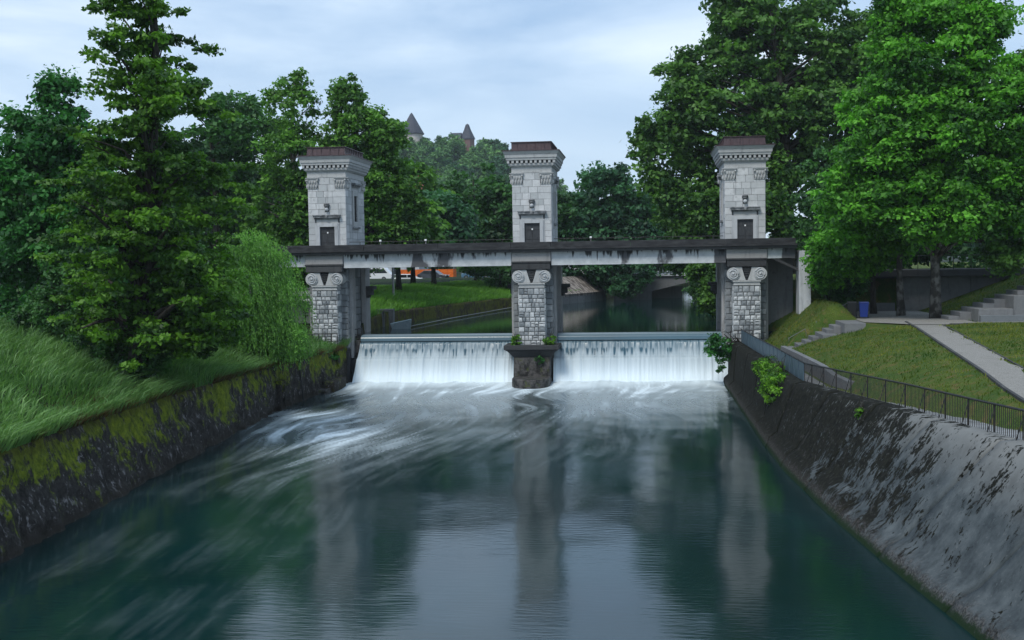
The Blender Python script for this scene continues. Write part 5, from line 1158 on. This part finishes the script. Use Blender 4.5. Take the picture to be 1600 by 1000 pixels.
tree('broadleaf_tree', 'pale tree at the far right of the sky gap left of the plane tree', (9.5, 74, 5), (9.5, 74, 17.5), 0.4, [(9.6, 74, 14, 2.6, 3, 4), (12, 73, 11, 3, 3, 4)], 150, 95, 0.42, 1.1, 'leaf_poplar', 261)
for k, (lab, lobes, lm) in enumerate([
    ('dark overhanging bushes left of the middle tower under the deck', [(-8.6, 50, 7.4, 2.6, 2.5, 1.8), (-6.0, 50.5, 6.0, 2.2, 2.2, 1.9), (-11.5, 55, 8.2, 3, 2.5, 1.7), (-4.6, 51, 7.8, 2, 2, 1.8)], 'leaf_dark'),
    ('dark bush hanging over the water right of the streaked bank', [(3.6, 66, 6.8, 2.2, 2, 2.2), (6.6, 63.5, 6.9, 2.4, 2, 2.3), (5.6, 62.5, 5.2, 1.8, 1.5, 1.2), (1.2, 67, 8.2, 2.5, 2, 1.6)], 'leaf_blue'),
    ('leafy bush beside the distant bridge on the right river bank', [(15.6, 60, 6.4, 2.0, 2, 2.5), (14.6, 61, 4.6, 1.2, 1.6, 0.9)], 'leaf_dark')]):
    l0 = lobes[0]; tree('bank_bush', lab, (l0[0], l0[1], 4.6), (l0[0], l0[1], l0[2] + 1), 0.15, lobes, 150, 110, 0.26, 0.75, lm, 270 + k * 3, cat='bush')

# the plane tree with several great limbs
tree('plane_tree', 'huge plane tree towering behind the right tower', (21.5, 30, 7), (20.5, 31, 32), 0.95,
     [(18.5, 33, 29.5, 4.8, 4.5, 4.6), (12.6, 32, 24.2, 3.2, 3.6, 4.2), (10.2, 31, 18.4, 2.9, 3.2, 4.6), (24, 33, 28.5, 5.5, 4.5, 5.0), (30, 34, 27.5, 4.5, 4.5, 5), (16, 30.5, 21.5, 5.4, 4, 5.5), (13.2, 30, 13.2, 4.0, 3.6, 3.9), (21.5, 30.5, 20, 5.5, 3.8, 6), (27, 31, 20.5, 5.5, 4, 6), (12.2, 29, 9.2, 2.2, 3, 2.0), (18.5, 29.5, 12.5, 4, 3, 3.8), (17.5, 33, 33.0, 3, 3, 2.4), (8.4, 31.5, 20.6, 1.2, 1.6, 1.6), (9.9, 32, 27.0, 0.8, 1, 0.8)], 1150, 115, 0.37, 1.15, 'leaf_plane', 301, flat=0.62, nlimb=120, rmin=0.55)
tree('plane_tree', 'drooping plane branches hanging to the water left of the right tower', (17.4, 18, 5), (14.4, 17.5, 10), 0.25,
     [(14.0, 17.5, 7.6, 1.3, 1.6, 1.8), (13.6, 17.5, 5.6, 1.2, 1.4, 1.2), (14.6, 17.5, 4.6, 0.8, 1.2, 0.7), (12.7, 18, 7.8, 0.8, 1.2, 0.9)], 90, 140, 0.24, 0.6, 'leaf_plane', 305, droop=0.6)
tree('maple_tree', 'dark leafy tree filling the shade behind the deck end on the right', (24.5, 8, 7.1), (24, 8, 17), 0.4, [(22.0, 7.5, 11.5, 3.2, 2.6, 5.2), (26, 8, 10.5, 4, 3, 4.5), (32, 8, 11, 4.5, 3, 5), (38, 9, 12, 4.5, 3, 5)], 330, 85, 0.32, 0.9, 'leaf_dark', 306)
tree('ivy_mass', 'dense dark ivy hanging over the wall right of the deck end', (20.6, -0.4, 5.2), (20.6, 0, 9), 0.2, [(20.4, 0.2, 9.0, 1.5, 1.2, 2.4), (21.8, -0.6, 6.8, 1.6, 1.2, 1.4), (19.8, 0.3, 10.6, 0.9, 1, 1.4)], 120, 130, 0.17, 0.55, 'leaf_dark', 307, cat='ivy')
# lime trees on the terrace
tree('lime_tree', 'largest bright green lime tree on the right terrace', (26.05, -8.06, 4.8), (26.0, -8.4, 23.5), 0.31,
     [(25.6, -9.2, 21.0, 3.6, 3.4, 4.0), (22.6, -9.6, 15.6, 2.8, 3, 4.0), (28.4, -9.5, 16.5, 4.0, 3.2, 4.6), (25.4, -9.8, 15.0, 4.0, 3.4, 4.6), (20.7, -9.4, 11.8, 2.3, 2.6, 2.7), (25.0, -10.2, 11.6, 4.4, 3.2, 2.3), (29.8, -9.6, 12.2, 3.2, 3, 2.6), (24.2, -9, 24.6, 1.8, 1.8, 2), (28, -9, 23.0, 2.6, 2.4, 2.4)], 1050, 155, 0.22, 0.82, 'leaf_lime', 311, flat=0.55, bark='palebark', nlimb=90, rmin=0.5, zmin=0.2)
tree('lime_tree', 'second lime tree, slimmer trunk left of the largest one', (24.67, -4.62, 4.8), (24.4, -4.9, 14), 0.25, [(22.2, -5.6, 10.3, 2.6, 2.2, 1.7), (24.6, -5.4, 11.5, 2.6, 2.2, 2.4), (20.2, -5.6, 9.6, 1.5, 1.8, 2.0)], 230, 150, 0.20, 0.7, 'leaf_lime', 312, bark='palebark', zmin=0.3)
tree('lime_tree', 'third lime tree, thinnest and darkest trunk nearest the bins', (23.44, -1.8, 4.8), (23.2, -2.2, 12), 0.2, [(21.6, -2.6, 8.6, 2.2, 1.8, 1.6), (23.6, -2.6, 9.6, 2.2, 1.8, 1.8), (20.3, -2.2, 7.6, 1.0, 1.2, 1.4)], 160, 140, 0.19, 0.65, 'leaf_lime', 313, zmin=0.4)
tree('lime_tree', 'dark lime branches entering at the right edge of the picture', (33.5, -6.5, 7), (33, -7, 17), 0.3, [(32.5, -8, 13, 2.6, 2.4, 4), (32, -8.4, 18, 2.4, 2.4, 3), (30.8, -9, 8.6, 2.2, 1.8, 0.9)], 260, 150, 0.21, 0.75, 'leaf_plane', 314, zmin=0.3)

# ------------------------------------------------------------------ grass, as countless blades
def blades(name, mat, P_, h, w, lean, tint, seed):
    r = np.random.default_rng(seed); n = len(P_); a_ = r.uniform(0, 2 * math.pi, n); H_ = h * r.uniform(0.5, 1.2, n); W_ = w * r.uniform(0.7, 1.2, n)
    side = np.stack([np.cos(a_), np.sin(a_), 0 * a_], 1) * W_[:, None]
    ln = lean + r.normal(size=(n, 3)) * np.array([0.32, 0.32, 0]); ln[:, 2] = 0
    mid_ = P_ + np.array([0, 0, 1]) * (H_ * 0.6)[:, None] + ln * (H_ * 0.35)[:, None]
    tip = P_ + np.array([0, 0, 1]) * (H_ * 0.88)[:, None] + ln * (H_ * 1.0)[:, None]
    V = np.stack([P_ - side, P_ + side, mid_ + side * 0.75, mid_ - side * 0.75, tip], 1).reshape(-1, 3)
    b0 = np.arange(n)[:, None] * 5; F3 = np.concatenate([b0 + np.array([[0, 1, 2]]), b0 + np.array([[0, 2, 3]]), b0 + np.array([[3, 2, 4]])])
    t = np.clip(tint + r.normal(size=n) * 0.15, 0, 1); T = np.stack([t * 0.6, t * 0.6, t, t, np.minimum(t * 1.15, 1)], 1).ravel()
    o = link(name, np_mesh(name, V, F3, {'tint': T}, tris=True), M[mat]); tag(o, kind='stuff'); return o
r = np.random.default_rng(99)
n = 68000; y = r.uniform(-62, 0, n); t_ = r.random(n) ** 1.35 * 17.4 - 0.25; x = lerp_tab(EL, y) - t_
P_ = np.stack([x, y, left_h(np.maximum(t_, 0), y) - 0.03 + 0.4 * np.minimum(t_, 0)], 1)
cl = fbm(x * 0.35, y * 0.35, 3, 12); cl2 = fbm(x * 0.9, y * 0.9, 3, 14)
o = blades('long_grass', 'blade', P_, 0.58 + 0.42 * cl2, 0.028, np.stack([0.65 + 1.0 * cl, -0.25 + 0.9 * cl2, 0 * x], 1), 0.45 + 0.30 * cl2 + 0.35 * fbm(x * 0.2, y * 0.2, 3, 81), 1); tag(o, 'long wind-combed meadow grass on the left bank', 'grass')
n = 34000; y = r.uniform(6, 60, n); t_ = r.random(n) ** 1.1 * 14 + 0.1; x = lerp_tab(EL, y) - t_
P_ = np.stack([x, y, left_h(t_, y) - 0.03], 1); cl2 = fbm(x * 0.5, y * 0.5, 3, 15)
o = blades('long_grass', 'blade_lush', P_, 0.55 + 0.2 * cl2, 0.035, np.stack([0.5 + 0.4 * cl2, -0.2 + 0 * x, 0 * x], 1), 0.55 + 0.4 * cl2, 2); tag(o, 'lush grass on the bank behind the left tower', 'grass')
n = 17000; y = r.uniform(-60, -1, n); t_ = np.abs(r.normal(size=n)) * (0.35 + 0.5 * (fbm(y * 0.5, y * 0, 3, 61) + 0.5)) - 0.25; x = lerp_tab(EL, y) - t_
keep = fbm(y * 0.35, y * 0, 3, 44) + 0.35 * r.random(n) > 0.0; x, y, t_ = x[keep], y[keep], t_[keep]
P_ = np.stack([x, y, left_h(np.maximum(t_, 0), y) - 0.05 - 0.5 * np.maximum(-t_, 0)], 1)
o = blades('dry_grass', 'blade_dry', P_, 0.34 + 0 * x, 0.016, np.stack([1.3 + 0 * x, -0.1 + 0 * x, 0 * x], 1), 0.45 + 0 * x, 3); tag(o, 'brown dry grass fringe hanging over the left wall top', 'grass')
n = 58000; y = r.uniform(-66, 1.5, n); x = r.uniform(15.5, 34, n)
iw = inner_walk(y) + 0.3; plv = lerp_tab(PL, y)
ok = (x > iw) & ~((x > plv + 0.03) & (x < plv + 1.5 + 0.2 * np.sin(y * 2.1) * np.sin(y * 0.7)) & (y < -12)) & ~((y > -14.9) & (x > 20.9) & (x < 27.3)) & ~((y > -12.3) & (y < -9.2) & (x < 21)) & ~((y > -15) & (y < -12.3) & (x > 24)) & (x < 34)
ok &= ~((x > 28.0) & (y > -11.7) & (y < -8.3))
x, y = x[ok], y[ok]; cl2 = fbm(x * 0.6, y * 0.6, 3, 18); cl = fbm(x * 1.7, y * 1.7, 3, 19)
P_ = np.stack([x, y, right_h(x, y) - 0.02], 1)
o = blades('short_grass', 'blade_short', P_, 0.14 + 0.06 * cl, 0.019, np.stack([0.1 + 0 * x, -0.4 + 0.3 * cl, 0 * x], 1), 0.42 + 0.85 * cl2, 4); tag(o, 'short patchy grass on the mounds of the right bank', 'grass')
n = 9000; y = r.uniform(-64, -28, n); s_ = r.random(n); x = np.where(s_ < 0.5, lerp_tab(ER, y) + 0.5 + r.normal(size=n) * 0.1, inner_walk(y) + r.normal(size=n) * 0.14)
P_ = np.stack([x, y, lerp_tab(ERZ, y)], 1); ok = fbm(y * 0.6, x * 0, 3, 5) + r.random(n) * 0.5 > 0.1
o = blades('verge_weeds', 'blade_short', P_[ok], 0.12 + 0 * x[ok], 0.014, np.zeros((ok.sum(), 3)), 0.5 + 0 * x[ok], 5); tag(o, 'little green weeds along the foot of the walkway railing', 'weeds')

# ------------------------------------------------------------------ castle hill
RID = [(-700, 25), (-400, 45), (-260, 52), (-180, 56), (-136, 56), (-109, 62), (-81, 60), (-58, 52), (-38, 38), (-15, 22), (20, 10), (90, 5), (400, 4.9), (1200, 4.9)]
def hill_h(x, y): return 4.9 + (lerp_tab(RID, x) - 4.9) * np.where(y < 540, sm((y - 300) / 215), 1 - 0.8 * sm((y - 560) / 250))
Yg, Xg = np.meshgrid(np.arange(280, 900, 10.0), np.arange(-700, 500, 10.0), indexing='ij')
tag(link('castle_hill', grid_mesh('castle_hill', Xg, Yg, hill_h(Xg, Yg) + 1.0 * fbm(Xg * 0.05, Yg * 0.05, 3, 4), flip=True), M['forestfloor']), kind='structure')
protos = []
for k in range(5):
    rr = np.random.default_rng(400 + k); lob = [(0, 0, 6.5, 3.6, 3.6, 3.9), (rr.uniform(-2, 2), -1, 4.5, 3.4, 3, 3), (rr.uniform(-2, 2), 1, 8, 2.4, 2.4, 2.6)]
    C = sample_lobes(lob, 60, 410 + k, 0.6, 1.0); V, T = leaf_arrays(C, 1.25 * rr.uniform(0.7, 1.3, 60), 0.75, 46, 0.75, rr.uniform(0.1, 0.9, 60), 420 + k, 0.6)
    me = np_mesh('hill_crown', V, np.arange(len(V)).reshape(-1, 4), {'tint': T})
    me.materials.append([M['leaf_hill'], M['leaf_hill'], M['leaf_blue'], M['leaf_hill'], M['leaf_dark']][k]); protos.append(me)
rr = random.Random(3); cnt = 0; spots = []
for row, yv_ in enumerate(np.arange(335, 535, 13.5)):
    x = -190 + rr.uniform(0, 6)
    while x < 20:
        spots.append((x + rr.uniform(-2, 2), yv_ + rr.uniform(-5, 5))); x += rr.uniform(7.5, 11)
spots = [s for s in spots if -0.262 * (s[1] + 84) - 10 < s[0] - 8 < -0.065 * (s[1] + 84) + 14 or rr.random() < 0.0]
def near_castle(x, y): return (-124 < x < -102 and 500 < y < 530) or (-86 < x < -76 and 505 < y < 525)
spots = [s for s in spots if not near_castle(*s)][:290]
for (x, y) in spots:
    o = bpy.data.objects.new('hill_tree', rr.choice(protos)); col.objects.link(o)
    sc_ = rr.uniform(0.85, 1.3); sc_ *= (0.78 if (y > 460 and -127 < x < -72) else 1.0); o.location = (x, y, float(hill_h(x, y)) - 0.6); o.scale = (sc_, sc_, sc_ * rr.uniform(0.85, 1.15)); o.rotation_euler = (0, 0, rr.uniform(0, 6.28))
    tag(o, 'hazy broadleaf tree in the wood on the castle hill', 'tree', 'trees covering the castle hill')
# far line of trees beyond the river bend
for k, x in enumerate(np.arange(-75, 70, 8.5)):
    o = bpy.data.objects.new('far_tree', protos[k % 5]); col.objects.link(o); s = 1.25 + 0.3 * math.sin(k * 2.3); o.location = (x, 150 + 8 * math.sin(k * 1.7), 4.6); o.scale = (s, s, s); o.rotation_euler = (0, 0, k)
    tag(o, 'far tree in the row closing the view beyond the river bend', 'tree', 'row of far trees beyond the river bend')

cs = empty('hill_castle', (-109, 511, 60), 0, 'old castle with grey conical tower roofs on top of the wooded hill', 'castle')
a = Mat('castle_plaster', 0.9); a.color(a.mix(a.rng(a.noise(0.4, 5), 0.4, 0.6), (0.40, 0.36, 0.33), (0.52, 0.48, 0.45))); M['plaster'] = a.m
a = Mat('slate', 0.7); a.color(a.mix(a.rng(a.noise(1.2, 4), 0.4, 0.6), (0.035, 0.038, 0.055), (0.06, 0.065, 0.085))); M['slate'] = a.m
a = Mat('castle_brick', 0.9); a.color((0.16, 0.10, 0.09)); M['brick'] = a.m
w = MB().lathe([(5.5, -4), (5.5, 12.3)], n=28).build('tower_wall', M['plaster'], cs, smooth=True)
rf = MB().lathe([(5.6, 12.2), (6.3, 12.3), (6.3, 12.6), (3.6, 17.4), (0.7, 22.6), (0.02, 23.3)], n=28).build('tower_roof', M['slate'], cs, smooth=True)
for a_ in (-2.2, -1.57, -0.9): MB().box(4.6 * math.cos(a_) - 0.4, 4.6 * math.cos(a_) + 0.4, 4.9 * math.sin(a_) - 0.3, 4.9 * math.sin(a_) + 0.1, 7.6, 9.2).build('window', M['glass'], cs)
MB().box(-26, -4.0, -3, 6, -4, 9.5).build('wing_wall', M['plaster'], cs); MB().prism([(-3.6, 9.5), (6.6, 9.5), (1.5, 15.0)], -26.5, -3.5, 'x').build('wing_roof', M['slate'], cs)
for k in range(6): MB().box(-23.5 + 3.4 * k, -22.6 + 3.4 * k, -3.1, -2.9, 5.2, 6.9).build('window', M['glass'], cs)
b = MB().lathe([(3.5, -4), (3.5, 9.3)], c=(28.2, 2), n=6); b.build('small_tower_wall', M['brick'], cs)
MB().lathe([(3.9, 9.2), (3.9, 9.6), (1.8, 14.0), (0.9, 16.6), (0.02, 17.2)], c=(28.2, 2), n=6).build('small_tower_roof', M['slate'], cs)
MB().box(20.0, 24.8, 0, 6, 2, 10.6).build('annex_wall', M['plaster'], cs); MB().prism([(-0.4, 10.6), (6.4, 10.6), (3, 12.8)], 19.6, 25.2, 'x').build('annex_roof', M['slate'], cs)
# house half hidden behind the left tower trees
hs = empty('hillside_house', (-38, 118, 5), 0, 'white house with a reddish roof half hidden by trees right of the left tower', 'house')
a = Mat('red_tile', 0.85); a.color((0.20, 0.07, 0.045)); M['redtile'] = a.m
MB().box(-7, 7, 0, 9, 0, 14).build('wall', M['palewall'], hs); MB().prism([(-0.8, 14), (9.8, 14), (4.5, 19)], -7.6, 7.6, 'x').build('roof', M['redtile'], hs)
for i in range(5):
    for j in range(4): MB().box(-5.6 + 2.6 * i, -4.6 + 2.6 * i, -0.06, 0.05, 1.5 + 3.2 * j, 3.1 + 3.2 * j).build('window', M['glass'], hs)
hs = empty('far_house', (0.5, 112, 5), 0, 'far house with a red tiled roof just right of the middle tower', 'house')
MB().box(-6, 2, 0, 8, 0, 9.8).build('wall', M['palewall'], hs); MB().prism([(-0.6, 9.8), (8.6, 9.8), (4, 12.6)], -6.5, 2.5, 'x').build('roof', M['redtile'], hs)

# ------------------------------------------------------------------ haze

HAZE = 0.00014
b = MB().box(-760, 1300, -150, 2650, -5, 110); 
me = b.mesh('haze'); hz = bpy.data.materials.new('haze_air'); hz.use_nodes = True; ht = hz.node_tree; ht.nodes.clear()
ho = ht.nodes.new('ShaderNodeOutputMaterial'); pv = ht.nodes.new('ShaderNodeVolumePrincipled'); pv.inputs['Density'].default_value = HAZE
pv.inputs['Color'].default_value = (0.80, 0.90, 0.97, 1); ht.links.new(pv.outputs[0], ho.inputs['Volume'])
me.materials.append(hz); o = link('haze', me); tag(o, kind='stuff', label='thin bluish air in front of the castle hill', cat='haze')
